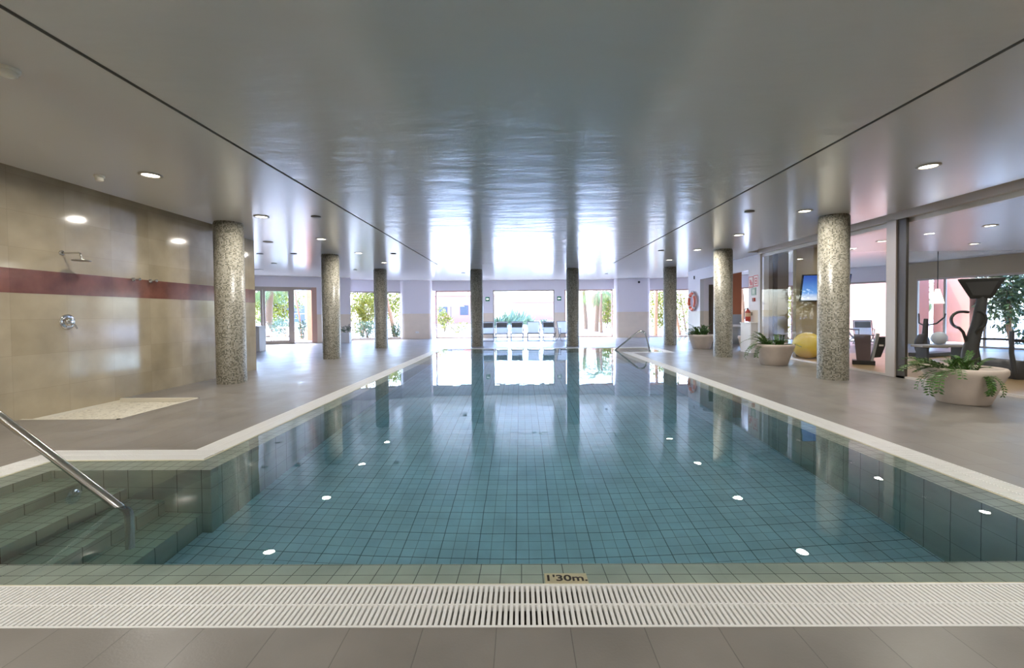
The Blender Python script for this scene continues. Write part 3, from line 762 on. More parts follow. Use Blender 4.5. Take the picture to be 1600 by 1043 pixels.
ss = sm.build('stems', MAT['stem'], pb); lm.build('leaves', MAT['shrub_dark'], ss)
tag(pb, 'white planter box with spiky dark plant by the garden window', 'planter')

# ------------------------------------------------------------------ life ring, signs, extinguisher
rg = empty('life_ring', (7.415,18.85,1.76))
Mr = Matrix.Rotation(PI/2,4,'Y')
def torus_part(a0, a1, R0=.33, r0=.075, n=20, sq=.8):
    mb = MB(); vs = []
    for i in range(n+1):
        a = a0+(a1-a0)*i/n
        for k in range(14):
            b = 2*PI*k/14
            rr = R0+r0*math.cos(b); vs.append((r0*sq*math.sin(b), rr*math.cos(a), rr*math.sin(a)))
    fs = [(i*14+k, i*14+(k+1)%14, (i+1)*14+(k+1)%14, (i+1)*14+k) for i in range(n) for k in range(14)]
    return mb.add(vs, fs, 0, True)
torus_part(0,2*PI,n=56).build('ring', MAT['orange'], rg)
for k in range(4):
    a = PI/4+k*PI/2
    torus_part(a-.12,a+.12,.33,.079,6).build('band', MAT['ringwhite'], rg)
rp_ = [( -.01, .42*math.cos(t), .42*math.sin(t)) for t in [2*PI*i/40 for i in range(41)]]
MB().tube(rp_, .009, 6, cap=False).build('rope', MAT['ringwhite'], rg)
MB().tube([(.08,0,.46),(-.02,0,.46),(-.03,0,.43),(-.03,0,.36)],.012,8).build('hook', MAT['steel'], rg)
tag(rg, 'orange life ring with white bands hung on the white wall', 'life ring')

def flat_sign(name, x, y, z, w_, h_, label, cat, glyph, back, ink):
    e = empty(name, (x,y,z))
    MB().box(-.012,0,-w_/2,w_/2,-h_/2,h_/2).build('plate', back, e)
    g = MB()
    for (y0,y1,z0,z1) in glyph: g.box(-.015,-.011,y0*w_,y1*w_,z0*h_,z1*h_)
    g.build('pictogram', ink, e)
    tag(e, label, cat); return e
bord = [(-.5,.5,.44,.5),(-.5,.5,-.5,-.44),(-.5,-.44,-.5,.5),(.44,.5,-.5,.5)]
# y grows away from the camera, so the picture's left is +y
flat_sign('fire_sign', 7.498, 14.18, 2.26, .26, .36, 'red and white extinguisher sign nearest the opening', 'sign',
          bord+[(-.12,.12,-.3,.12),(-.06,.06,.12,.22),(.06,.26,.16,.22),(.2,.26,-.1,.18),(-.3,.3,-.42,-.38),(-.34,-.22,-.3,.0)], MAT['signwhite'], MAT['signred'])
flat_sign('fire_sign', 7.498, 13.88, 2.28, .26, .36, 'red and white alarm sign nearest the gym glass', 'sign',
          bord+[(-.25,.25,.2,.28),(.17,.25,-.2,.28),(-.25,-.17,-.2,.28),(-.25,.25,-.28,-.2),(-.08,.08,-.08,.08),(-.3,.3,-.42,-.38)], MAT['signwhite'], MAT['signred'])
flat_sign('safety_sign', 7.498, 14.02, 1.95, .27, .24, 'pale green safety notice below the red signs', 'sign',
          [(-.3,.3,-.3,.3),(-.42,.42,.36,.42),(-.42,.42,-.42,-.36)], MAT['signteal'], pbr('sign_pale', (.62,.70,.66), .5))
cpx = empty('call_point', (7.498,13.98,1.69)); MB().box(-.05,0,-.055,.055,-.055,.055).build('box', MAT['red'], cpx, bevel=.004)
MB().box(-.053,-.049,-.03,.03,-.03,.03).build('push_panel', MAT['charcoal'], cpx); MB().box(-.04,0,.057,.1,-.05,.05).build('side_plate', MAT['signwhite'], cpx)
tag(cpx, 'small red alarm call point above the fire extinguisher', 'alarm call point')
fe = empty('fire_extinguisher', (7.37,14.14,.985))
MB().lathe([(.0005,0),(.075,0),(.082,.02),(.082,.30),(.06,.36),(.03,.385),(.03,.40),(.0005,.40)],24).build('cylinder', MAT['red'], fe)
MB().lathe([(.084,.16),(.084,.28)],24).build('label_band', pbr('tan_label', (.62,.42,.28), .6), fe)
MB().tube([(0,0,.39),(0,0,.43),(-.02,-.02,.45)],.018,8).tube([(0,0,.44),(-.06,.07,.47)],.008,6).tube([(0,0,.42),(-.05,.06,.42)],.008,6).build('valve', MAT['black'], fe)
MB().tube([(0,.02,.41),(-.05,.09,.40),(-.06,.11,.25),(-.05,.10,.08)],.011,8).build('hose', MAT['black'], fe)
MB().box(.07,.13,-.03,.03,.2,.3).build('bracket', MAT['steel_dark'], fe)
tag(fe, 'red fire extinguisher hung on the white wall above white cabinet', 'fire extinguisher')
wc = empty('white_cabinet', (7.36,14.02,0))
MB().box(-.12,.13,-.32,.32,0,.93).build('body', MAT['white'], wc, bevel=.006); MB().box(-.14,.135,-.34,.34,.93,.96).build('top', MAT['white'], wc)
MB().box(-.128,-.12,-.29,.29,.08,.88).build('door', MAT['white'], wc)
tag(wc, 'low white cabinet against the wall under the fire extinguisher', 'cabinet')
lb = empty('towel_bin', (-9.72,15.9,0)); MB().box(-.2,.2,-.2,.2,0,.88).build('body', MAT['white'], lb, bevel=.01); MB().box(-.21,.21,-.21,.21,.88,.93).build('lid', MAT['white'], lb)
tag(lb, 'tall white bin past the end of the marble wall', 'bin')
gb = empty('waste_bin', (8.75,17.7,0)); MB().lathe([(.0005,0),(.2,0),(.21,.72),(.0005,.72)],24).build('body', MAT['grey'], gb); MB().lathe([(.215,.70),(.215,.77),(.15,.79),(.15,.74)],24).build('rim', MAT['white'], gb)
tag(gb, 'grey round waste bin in the opening against the terracotta panel', 'bin')

def exit_sign(x, label):
    e = empty('exit_sign', (x,23.479,2.105))
    MB().box(-.11,.11,-.03,0,-.11,.11).build('case', MAT['signgreen'], e)
    MB().box(-.02,.07,-.034,-.030,-.026,.026).add([(-.085,-.034,0),(-.02,-.034,-.065),(-.02,-.034,.065),(-.085,-.030,0),(-.02,-.030,-.065),(-.02,-.030,.065)],[(0,1,2),(3,5,4),(0,3,4,1),(1,4,5,2),(2,5,3,0)]).build('arrow', pbr('arrow_white', (.9,.9,.9), .5, emit=(.9,1,.9), es=.6), e)
    tag(e, label, 'exit sign', 'green exit signs')
exit_sign(-1.78, 'green exit sign on the panel left of the centre window'); exit_sign(2.09, 'green exit sign on the panel right of the centre window')
so = empty('wall_socket', (-5.5,22.985,.36)); so.rotation_euler = (0,0,math.atan2(.3,1.63))
MB().box(-.09,.09,-.012,.01,-.045,.045).build('plate', MAT['signwhite'], so)
for dx in (-.045,.045): MB().lathe([(.03,0),(.03,.01),(.0005,.01)],16,c=(dx,-.02,0),M=Matrix.Rotation(PI/2,4,'X')).build('outlet', MAT['signwhite'], so)
tag(so, 'white double wall socket low on the rounded pier', 'socket')
cm = empty('security_camera', (6.2,22.83,2.9))
MB().box(-.04,.04,-.04,.06,.0,.05).build('mount', MAT['signwhite'], cm); MB().sphere((0,-.07,0),.06,10).build('dome', MAT['black'], cm)
tag(cm, 'small dark dome camera high on the rounded pier', 'camera')
sw = empty('switch_plate', (-9.3,20.55,1.5)); sw.rotation_euler = (0,0,math.atan2(.73,1.32))
MB().box(-.05,.05,-.02,.02,-.05,.05).build('plate', MAT['charcoal'], sw); MB().box(-.05,.05,-.02,.02,.1,.2).build('upper_plate', MAT['charcoal'], sw)
tag(sw, 'dark double control plate on the wall beside glazed door', 'switch')
ws = MB().box(7.47,7.5,18.75,18.82,2.72,2.86).build('wall_sensor', MAT['charcoal']); tag(ws, 'small dark sensor on white wall above the life ring', 'sensor')

# ------------------------------------------------------------------ deck chairs
def deck_chair(name, loc, rz, label, group, pad=True, seatdark=False, frame='chairframe'):
    """folding garden chair; front towards -y"""
    e = empty(name, loc, rz); fm = MAT[frame]; W = .29
    for s in (-1,1):
        MB().tube([(s*W,-.30,.03),(s*W,.0,.40),(s*(W-.01),.24,.92)],.017,8).build('side_rail', fm, e)
        MB().tube([(s*(W-.03),.30,.03),(s*(W-.03),-.22,.38)],.015,8).build('leg', fm, e)
        MB().tube([(s*W,-.26,.60),(s*W,.12,.62)],.016,8).tube([(s*W,-.24,.36),(s*W,-.24,.60)],.013,8).build('armrest', fm, e)
    MB().tube([(-W,-.30,.03),(W,-.30,.03)],.016,8).build('front_bar', fm, e)
    MB().tube([(-W,.30,.03),(W,.30,.03)],.014,8).build('rear_bar', fm, e)
    MB().tube([(-W,.24,.92),(W,.24,.92)],.018,8).build('top_bar', fm, e)
    MB().tube([(-W,-.24,.375),(W,-.24,.375)],.02,8).build('seat_bar', MAT['pad'] if not seatdark else MAT['chairframe'], e)
    b = MB(); n_ = 8; vs = []
    for i in range(n_+1):
        t = i/n_; y = .01+.215*t-.02*math.sin(PI*t)*-1; z = .40+.51*t
        for s in (-1,1): vs += [(s*(W-.03),y,z),(s*(W-.03),y+.012,z)]
    for i in range(n_):
        a = i*4; c = a+4
        b.add([vs[a],vs[a+2],vs[c+2],vs[c]],[(0,1,2,3)]); b.add([vs[a+1],vs[c+1],vs[c+3],vs[a+3]],[(0,1,2,3)])
    b.build('backrest', MAT['fabric'], e)
    b = MB(); pr = []
    for i in range(9):
        t = i/8; pr.append((-.24+.26*t, .375-.035*math.sin(PI*t)+.03*t))
    for i in range(8):
        (y0,z0),(y1,z1) = pr[i],pr[i+1]
        b.add([(-W+.02,y0,z0),(W-.02,y0,z0),(W-.02,y1,z1),(-W+.02,y1,z1)],[(0,1,2,3)]); b.add([(-W+.02,y0,z0-.01),(W-.02,y0,z0-.01),(W-.02,y1,z1-.01),(-W+.02,y1,z1-.01)],[(3,2,1,0)])
    b.build('seat', MAT['pad'] if seatdark else MAT['fabric'], e)
    if pad:
        p_ = MB(); Mp = Matrix.Translation((0,.165,.76)) @ Matrix.Rotation(math.atan2(-.215,.51),4,'X')
        p_.cbox((0,-.015,0),(.5,.05,.24),0,Mp); p_.build('headrest', MAT['pad'], e, bevel=.012)
    tag(e, label, 'chair', group); return e
G = 'folding chairs in a row before the far windows'
for x, y, rz, pad, sd, l in ((-1.55,20.35,.02,True,False,'folding chair half hidden behind the left far column'),
                     (-.9,20.35,-.02,True,False,'folding chair second from the left far column, under centre window'),
                     (-.17,20.35,.03,True,False,'folding chair with grey headrest left of the one without headrest'),
                     (.6,20.35,0,False,True,'folding chair without headrest and with dark seat in the row'),
                     (1.32,20.3,.12,True,False,'folding chair with grey headrest right of the one without headrest'),
                     (2.05,20.4,.3,False,False,'folding chair half hidden behind the right far column')):
    c_ = deck_chair('folding_chair', (x,y,0), rz, l, G, pad, sd)
    c_.scale = (1.0,1,1.0)
deck_chair('folding_chair', (13.15,16.75,0), -.5, 'folding chair inside the gym windows past the nearest column', 'chairs by the gym windows', True)
deck_chair('folding_chair', (12.25,18.75,0), 1.2, 'folding chair seen through the narrow gym gap left of the television', 'chairs by the gym windows', True)
deck_chair('folding_chair', (12.4,16.4,0), .9, 'folding chair lying low beside another past the nearest column', 'chairs by the gym windows', False)

# ------------------------------------------------------------------ gym
tv = empty('television', (8.52,12.22,1.95)); tv.rotation_euler = (math.radians(12),0,math.radians(-8))
MB().box(-.62,.62,-.02,.04,-.38,.38).build('casing', MAT['black'], tv, bevel=.006)
MB().box(-.595,.595,-.024,-.019,-.345,.355).build('screen', MAT['screen'], tv)
MB().box(-.1,.1,.04,.16,-.1,.1).build('wall_bracket', MAT['black'], tv)
tag(tv, 'wall mounted television with blue picture tilted down over exercise balls', 'television')
yb = MB().sphere((0,0,.36),.36,18).build('exercise_ball', MAT['yellow'], None, (7.90,12.02,0)); tag(yb,'large yellow exercise ball against the gym wall','exercise ball')
gb2 = MB().sphere((0,0,.35),.35,18).build('exercise_ball', MAT['greenball'], None, (8.66,12.05,0)); tag(gb2,'large dark green exercise ball beside the yellow one','exercise ball')
sb = MB().sphere((0,0,.165),.165,14).build('exercise_ball', MAT['silver'], None, (10.72,11.2,.42)); tag(sb,'pale silver exercise ball on the bench behind the largest planter','exercise ball')
be = empty('exercise_bench', (10.75,11.2,0))
MB().box(-.6,.6,-.18,.18,.36,.42).build('pad', MAT['grey'], be, bevel=.015)
for s in (-1,1):
    MB().box(s*.45-.03,s*.45+.03,-.15,.15,.0,.36).build('leg', MAT['charcoal'], be)
tag(be,'grey padded bench in the gym under the silver ball','bench')

# treadmill running away to the right, a rail on each side
tm = empty('treadmill', (8.98,8.45,0), math.radians(-6))
MB().box(.35,2.0,-.36,.36,.03,.20).build('deck', MAT['charcoal'], tm, bevel=.02)
MB().box(.42,1.96,-.25,.25,.20,.208).build('belt', MAT['black'], tm)
for s in (-1,1): MB().box(.42,1.96,s*.31-.05,s*.31+.05,.20,.225).build('side_tread', MAT['grey'], tm)
MB().lathe([(.0005,-.34),(.17,-.34),(.19,-.3),(.19,.3),(.17,.34),(.0005,.34)],20,M=Matrix.Rotation(PI/2,4,'X'),c=(.35,0,.16)).build('motor_hood', MAT['charcoal'], tm)
for s in (-1,1):
    MB().tube([(.2,s*.34,.12),(.14,s*.34,.5),(.14,s*.34,.90)],[.04,.035,.035],8).build('upright', MAT['charcoal'], tm)
    MB().tube([(.14,s*.34,.72),(.6,s*.36,.71),(1.3,s*.36,.67),(1.5,s*.36,.60),(1.52,s*.36,.2)],.022,10).build('handrail', MAT['black'], tm)
tag(tm, 'dark treadmill with low side rails at the right behind glass', 'treadmill')
ex = empty('exercise_machine', (8.22,8.0,0), math.radians(-40))
MB().box(-.3,.3,-.25,.65,.02,.16).build('base', MAT['charcoal'], ex, bevel=.02)
MB().tube([(-.02,0,.1),(.0,0,.55),(.10,0,1.1),(.15,-.02,1.6)],[.13,.11,.085,.07],12).build('mast', MAT['charcoal'], ex)
mb = MB(); mb.add([(-.02,-.08,1.5),(.26,-.08,1.5),(.42,-.16,1.86),(-.20,-.16,1.86),(.02,.05,1.5),(.22,.05,1.5),(.36,.02,1.88),(-.14,.02,1.88)],[(0,1,2,3),(4,7,6,5),(0,3,7,4),(1,5,6,2),(3,2,6,7),(0,4,5,1)])
mb.build('console', MAT['black'], ex, bevel=.02)
MB().add([(.02,-.105,1.56),(.23,-.105,1.56),(.32,-.158,1.80),(-.08,-.158,1.80),(.02,-.100,1.56),(.23,-.100,1.56),(.32,-.150,1.80),(-.08,-.150,1.80)],[(0,1,2,3),(0,3,7,4),(1,5,6,2),(3,2,6,7),(0,4,5,1)]).build('display', MAT['charcoal'], ex)
for s, q in ((-1,1.0),(1,.7)):
    arc = [(.02+s*.05,-.03,1.26),(.02+s*.12*q,-.08,1.27)]
    for k in range(9):
        a = math.radians(80-20*k); arc.append((s*q*(.13+.13*math.cos(a)), -.12, 1.12+.15*math.sin(a)))
    arc += [(s*.10*q,-.08,.90),(s*.05,-.04,.72)]
    MB().tube(arc, .024, 10).build('grip_bar', MAT['black'], ex)
    MB().box(s*.17-.06,s*.17+.06,.1,.55,.2,.24).build('pedal', MAT['black'], ex)
tag(ex, 'black upright exercise machine with wide console behind the largest planter', 'exercise machine')

el = empty('elliptical_trainer', (11.55,12.3,0), math.radians(200)); el.scale = (.8,.8,.85)
MB().box(-.8,.8,-.25,.25,.02,.14).build('base', MAT['charcoal'], el, bevel=.02)
MB().tube([(.45,0,.1),(.35,0,.8),(.3,0,1.25)],[.12,.08,.06],10).build('mast', MAT['charcoal'], el)
for s in (-1,1):
    MB().tube([(.32,s*.08,1.05),(.2,s*.25,1.1),(.0,s*.36,1.3),(-.02,s*.38,1.42)],.025,8).build('arm', MAT['black'], el)
    MB().tube([(.45,s*.2,.35),(-.55,s*.2,.3)],.03,8).build('foot_link', MAT['grey'], el)
    MB().box(-.35,.05,s*.2-.07,s*.2+.07,.34,.38).build('pedal', MAT['black'], el)
MB().lathe([(.0005,-.06),(.33,-.06),(.34,0),(.33,.06),(.0005,.06)],24,M=Matrix.Rotation(PI/2,4,'X'),c=(.5,0,.42)).build('flywheel_cover', MAT['charcoal'], el)
tag(el, 'dark elliptical trainer with forked arms deep in the gym', 'exercise machine')

sm_ = empty('step_machine', (8.42,10.6,0), math.radians(-36)); sm_.scale = (.58,.6,1)
MB().box(-.5,.25,-.3,.3,0,.1).build('base', MAT['black'], sm_, bevel=.01)
mb = MB(); mb.add([(-.35,-.28,.1),(.1,-.28,.1),(.1,-.28,.72),(-.45,-.28,.72),(-.35,.28,.1),(.1,.28,.1),(.1,.28,.72),(-.45,.28,.72)],[(0,1,2,3),(4,7,6,5),(0,3,7,4),(1,5,6,2),(3,2,6,7),(0,4,5,1)])
mb.build('body', pbr('plum_housing', (.13,.09,.10), .5), sm_, bevel=.01)
mb = MB(); mb.add([(.1,-.31,.1),(.18,-.31,.1),(.38,-.31,.75),(.28,-.31,.75),(.1,.31,.1),(.18,.31,.1),(.38,.31,.75),(.28,.31,.75)],[(0,1,2,3),(4,7,6,5),(0,3,7,4),(1,5,6,2),(3,2,6,7),(0,4,5,1)])
mb.build('side_frame', MAT['grey'], sm_)
mb = MB(); mb.add([(.2,-.27,.18),(.42,-.27,.2),(.66,-.27,.68),(.36,-.27,.68),(.2,.27,.18),(.42,.27,.2),(.66,.27,.68),(.36,.27,.68)],[(0,1,2,3),(4,7,6,5),(0,3,7,4),(1,5,6,2),(3,2,6,7),(0,4,5,1)])
mb.build('panel', MAT['black'], sm_, bevel=.01)
MB().box(.36,.5,-.285,-.268,.46,.5).build('badge', MAT['signwhite'], sm_)
tag(sm_, 'plum and black step machine low behind glass past the nearest column', 'exercise machine')
pl = empty('pendant_lamp', (12.95,13.6,C))
MB().tube([(0,0,0),(0,0,-1.15)],.012,6).build('rod', MAT['black'], pl)
MB().lathe([(.05,-1.15),(.09,-1.3),(.165,-1.6)],24).lathe([(.048,-1.15),(.088,-1.3),(.163,-1.6)],24).build('shade', pbr('lamp_shade', (.85,.83,.78), .7, emit=(1,.95,.85), es=1.2), pl)
tag(pl, 'white bell shaped pendant lamp before the pink wall', 'lamp')

# ------------------------------------------------------------------ outside
gr = MB().box(-60,60,23.3,120,-.16,-.03).box(-60,-15.1,-10,23.3,-.16,-.03).box(17.2,60,-10,23.3,-.16,-.03).box(-15.1,-6.6,17.9,23.3,-.17,-.105).box(6.6,17.2,13,23.3,-.17,-.105)
struct(gr.build('terrace_ground', MAT['paving']))
def blob_shrub(name, loc, rx, ry, rz_, nl, mat, label, cat='shrub', ls=.12, group='shrubs in the garden', seed=0, stems=5, z0=.0):
    r_ = random.Random(seed+int(abs(loc[0])*100)); e = empty(name, loc)
    lm = MB()
    lobes = [(r_.uniform(-.45,.45)*rx, r_.uniform(-.45,.45)*ry, z0+rz_*r_.uniform(.3,.72), r_.uniform(.38,.6)) for _ in range(9)]
    for i in range(nl):
        cx_, cy_, cz_, k = lobes[i % 9]
        v = Vector((r_.gauss(0,1), r_.gauss(0,1), r_.gauss(0,1))).normalized()
        q = r_.uniform(.55,1)
        p = Vector((cx_+v.x*rx*k*q, cy_+v.y*ry*k*q, max(.03, cz_+v.z*rz_*.5*k*q*1.4)))
        d = (v+Vector((r_.uniform(-.7,.7), r_.uniform(-.7,.7), r_.uniform(-.3,.6)))).normalized()
        leafquad(lm, p, d, Vector((r_.uniform(-1,1),r_.uniform(-1,1),1)), ls*r_.uniform(.7,1.4), ls*.5)
    st_ = MB()
    for k in range(stems):
        a = r_.uniform(0,2*PI); st_.tube([(0,0,-.08),(math.cos(a)*rx*.2,math.sin(a)*ry*.2,rz_*.35),(math.cos(a)*rx*.45,math.sin(a)*ry*.45,rz_*.7)],[.03,.02,.008],6)
    lm.build('foliage', MAT[mat], e); st_.build('branches', MAT['bark'], e)
    return tag(e, label, cat, group)
def palm(loc, h, lean, nf, fl_, label, mat='shrub_green', tr=.14, seed=0, bark='bark'):
    r_ = random.Random(seed+7); e = empty('palm_tree', loc)
    pts = [(lean*(t**1.5), 0, h*t-.1) for t in [i/8 for i in range(9)]]
    MB().tube(pts, [tr*(1.25-.35*i/8) for i in range(9)], 12).build('trunk', MAT[bark], e)
    top = Vector(pts[-1]); lm = MB()
    for k in range(nf):
        az = 2*PI*k/nf+r_.uniform(-.2,.2); elv = math.radians(r_.uniform(5,80)); p = top.copy(); nl = 16; st = fl_*r_.uniform(.8,1.1)/nl
        prev = None
        for i in range(nl):
            d = Vector((math.cos(az)*math.cos(elv), math.sin(az)*math.cos(elv), math.sin(elv)))
            q = p+d*st; lm.tube([p,q],.012,4,cap=False,smooth=False)
            side = d.cross(Vector((0,0,1))).normalized(); 
            if i > 1:
                for s in (-1,1):
                    leafquad(lm, q, d*.8+side*s-Vector((0,0,.35)), side.cross(d), fl_*.26*math.sin(PI*(i+1)/(nl+2))+.06, .05)
            p = q; elv -= math.radians(r_.uniform(5,9))
    lm.build('crown', MAT[mat], e)
    return tag(e, label, 'palm tree', 'garden palms')
def trunk_tree(name, loc, pts, r0, label, crown=None, mat='shrub_yellow', bark='palebark', seed=1):
    e = empty(name, loc); P_ = pts
    MB().tube(P_, [r0*(1-.5*i/(len(P_)-1)) for i in range(len(P_))], 10).build('trunk', MAT[bark], e)
    if crown:
        r_ = random.Random(seed); lm = MB(); t = Vector(P_[-1])
        for i in range(crown[1]):
            v = Vector((r_.gauss(0,1),r_.gauss(0,1),r_.gauss(0,.7))); v = v.normalized()*crown[0]*r_.uniform(.3,1)
            leafquad(lm, t+v, v+Vector((0,0,-.3)), Vector((r_.uniform(-1,1),r_.uniform(-1,1),1)), .2, .09)
        lm.build('crown', MAT[mat], e)
    return tag(e, label, 'tree', 'slender garden trunks')
def at(px, Y): return (px-814)/678*Y
GZ = -.03
# left door view
palm((at(417,27),27,GZ), 3.0, .2, 22, 1.9, 'palm tree seen through the left leaf of the glazed door', seed=1, tr=.2)
blob_shrub('hedge_shrub', (at(447,26),26,GZ), 1.6,.8,1.1,900,'agave','grey-green hedge shrub behind the right leaf of glazed door',seed=2)
blob_shrub('hedge_shrub', (at(415,28.5),28.5,GZ), 1.5,.8,1.2,900,'shrub_green','low green shrub at the foot of the door palm',seed=3)
blob_shrub('tall_shrub', (at(436,34),34,GZ), 3.2,1.5,5.6,4200,'shrub_yellow','tall yellow-green shrub filling the top of glazed door',seed=4,ls=.25)
blob_shrub('tall_shrub', (at(398,41),41,GZ), 3.0,1.5,5.2,3200,'shrub_yellow','tall yellow-green shrub at the left edge of glazed door',seed=5,ls=.25)
blob_shrub('tall_shrub', (at(472,23.6),23.6,GZ), .3,.3,1.3,260,'shrub_dark','slim dark shrub before the terracotta pillar',seed=6)
struct(MB().box(at(478.5,23.0),at(478.5,23.0)+.42,23.0,23.4,-.03,3.3).build('terracotta_pillar', MAT['terracotta']), 'terracotta garden pillar beside the glazed door')
trunk_tree('slender_tree', (at(470,24.5),24.5,GZ), [(0,0,-.1),(-.1,0,1.2),(-.3,0,2.4),(-.5,0,3.6)], .06, 'thin leaning trunk in the side light of the glazed door')
hb = empty('white_building', (at(447,50),50,GZ))
MB().box(-3.2,4.5,0,5,0,4.6).build('wall', MAT['white'], hb); MB().box(-3.4,4.7,-.2,5.2,4.6,4.8).build('roof', MAT['concrete'], hb)
for x0, z0 in ((-1.0,1.6),(.8,1.6),(.8,.6)): MB().box(x0,x0+1.3,-.05,.02,z0,z0+.9).build('window', MAT['blue'], hb)
tag(hb, 'white building with violet-blue shutters seen through the glazed door', 'building')
def lounger(loc, rz, label, frame='wood'):
    e = empty('sun_lounger', loc, rz); fm = MAT[frame]
    for s in (-1,1):
        MB().box(-.9,.6,s*.3-.025,s*.3+.025,.30,.36).build('side_rail', fm, e)
        for x in (-.8,.5): MB().box(x-.03,x+.03,s*.3-.025,s*.3+.025,0,.30).build('leg', fm, e)
    b = MB()
    for k in range(9): b.box(-.88+.16*k*.9,-.78+.16*k*.9,-.28,.28,.36,.38)
    b.build('seat_slats', fm, e)
    b = MB(); Mb = Matrix.Translation((.4,0,.37)) @ Matrix.Rotation(math.radians(-48),4,'Y')
    for k in range(6): b.box(.13*k,.13*k+.09,-.28,.28,0,.02,0,Mb)
    b.box(0,.75,-.3,-.26,0,.03,0,Mb); b.box(0,.75,.26,.3,0,.03,0,Mb); b.build('backrest', fm, e)
    tag(e, label, 'sun lounger', 'loungers on the terrace')
lounger((at(402,25.0),25.0,GZ), math.radians(155), 'wooden sun lounger outside the left leaf of glazed door')
lounger((at(421,22.8),22.8,GZ), math.radians(150), 'second wooden sun lounger, close to the door mullion')
tb = empty('garden_table', (at(446,23.5),23.5,GZ))
MB().lathe([(.0005,.66),(.5,.66),(.5,.70),(.0005,.70)],28).build('tabletop', MAT['wood'], tb)
for k in range(3):
    a = k*2.1; MB().tube([(.3*math.cos(a),.3*math.sin(a),0),(.15*math.cos(a),.15*math.sin(a),.66)],.02,6).build('leg', MAT['chairframe'], tb)
tag(tb, 'round garden table outside the right leaf of glazed door', 'table')
ur = MB().lathe([(.0005,0),(.14,0),(.2,.2),(.16,.42),(.12,.46),(.15,.5),(.1,.5)],20).build('terracotta_urn', MAT['wood'], None, (at(457,22.2),22.2,GZ)); tag(ur,'brown urn on the terrace beside the side light','urn')
# window 1
blob_shrub('garden_shrub', (at(566,25.6),25.6,GZ), 1.1,.8,2.5,2600,'shrub_yellow','bushy yellow-green shrub filling the left garden window',seed=8,ls=.14)
blob_shrub('garden_shrub', (at(574,24.8),24.8,GZ), .8,.4,1.0,700,'agave','pale grey-green low shrub under the yellow-green one',seed=9,ls=.12)
blob_shrub('garden_shrub', (at(618,25),25,GZ), .8,.5,.9,600,'shrub_dark','low dark shrub right of the third column',seed=10)
trunk_tree('slender_tree', (at(617,26),26,GZ), [(0,0,-.1),(-.25,0,1.3),(-.5,0,2.4),(-.8,0,4.2)], .13, 'leaning pale trunk right of the third column', (1.6,500))
trunk_tree('slender_tree', (at(565,29),29,GZ), [(0,0,-.1),(.1,0,1.8),(.25,0,3.2),(.4,0,5.2)], .12, 'pale trunk rising behind the yellow-green shrub', (1.9,600))
blob_shrub('tall_shrub', (at(590,38),38,GZ), 5,1.8,4.8,4200,'shrub_yellow','tall pale shrub mass far behind the left garden window',seed=11,ls=.3)
# window 2
hs = empty('pink_house', (at(715,62),62,GZ))
MB().box(-4.0,5,0,6,0,4.0).build('wall', MAT['pinkwall'], hs)
MB().add([(-4.4,-.4,4.0),(5.4,-.4,4.0),(5.4,6.4,4.0),(-4.4,6.4,4.0),(-3,3,5.6),(4,3,5.6)],[(0,1,5,4),(1,2,5),(2,3,4,5),(3,0,4),(3,2,1,0)]).build('roof', MAT['tileroof'], hs)
for x0 in (-2.6,.4,2.8): MB().box(x0,x0+1.2,-.04,.02,1.2,2.6).build('window', MAT['charcoal'], hs)
tag(hs, 'pink house with tiled roof far behind the left of centre window', 'house')
blob_shrub('garden_shrub', (at(695,33),33,GZ), .9,.8,1.9,800,'shrub_yellow','yellow-green shrub at the left of the left of centre window',seed=12,ls=.16)
blob_shrub('garden_shrub', (at(714,31),31,GZ), 1.3,.6,.75,700,'shrub_yellow','low yellow-green shrub row below the pink house',seed=13)
pz = empty('parasol', (at(705,40),40,GZ))
MB().tube([(0,0,0),(0,0,2.5)],.03,8).build('pole', MAT['charcoal'], pz); MB().lathe([(1.3,2.05),(.6,2.35),(.02,2.6)],8,smooth=False).lathe([(1.28,2.04),(.02,2.58)],8,smooth=False).build('canopy', MAT['pad'], pz)
tag(pz, 'dark open parasol before the pink house', 'parasol')
palm((at(745,44),44,GZ), 4.4, .3, 16, 2.0, 'palm tree beside the left far column', seed=3)
# window 3 (centre)
for i, (px, y, s, l) in enumerate(((780,34.9,1.0,'leftmost spiky blue-green agave in the centre window'),(792,37.0,1.25,'tall spiky agave second from left in centre window'),(803,39.2,1.3,'spiky agave behind the middle of chair row'),(815,41.5,1.25,'spiky agave right of the middle in centre window'),(827,35.6,.85,'small spiky agave at the right of the agave row'),(850,38,.6,'lone tiny agave at the right of centre window'))):
    e = empty('agave', (at(px,y),y,GZ)); lm = MB(); r_ = random.Random(i)
    for k in range(70):
        az = r_.uniform(0,2*PI); elv = math.radians(r_.uniform(15,88)); d = Vector((math.cos(az)*math.cos(elv),math.sin(az)*math.cos(elv),math.sin(elv)))
        leafquad(lm, Vector((0,0,.1)), d, Vector((0,0,1)).cross(d)+Vector((.01,0,0)), 1.55*s*r_.uniform(.6,1), .15)
    lm.build('leaves', MAT['agave'], e); MB().lathe([(.2,-.05),(.16,.25),(.0005,.3)],10).build('stem', MAT['bark'], e)
    tag(e, l, 'agave', 'agaves behind the centre window')
struct(MB().box(at(775,33.2),at(865,33.2),33.2,33.4,-.03,.45).build('low_wall', MAT['white']), 'low white garden wall')
hs2 = empty('pale_house', (at(838,85),85,GZ))
MB().box(-5,4,0,6,0,3.6).build('wall', MAT['pinkwall'], hs2)
MB().add([(-5.4,-.4,3.6),(4.4,-.4,3.6),(4.4,6.4,3.6),(-5.4,6.4,3.6),(-3.5,3,5.4),(2.5,3,5.4)],[(0,1,5,4),(1,2,5),(2,3,4,5),(3,0,4),(3,2,1,0)]).build('roof', MAT['tileroof'], hs2)
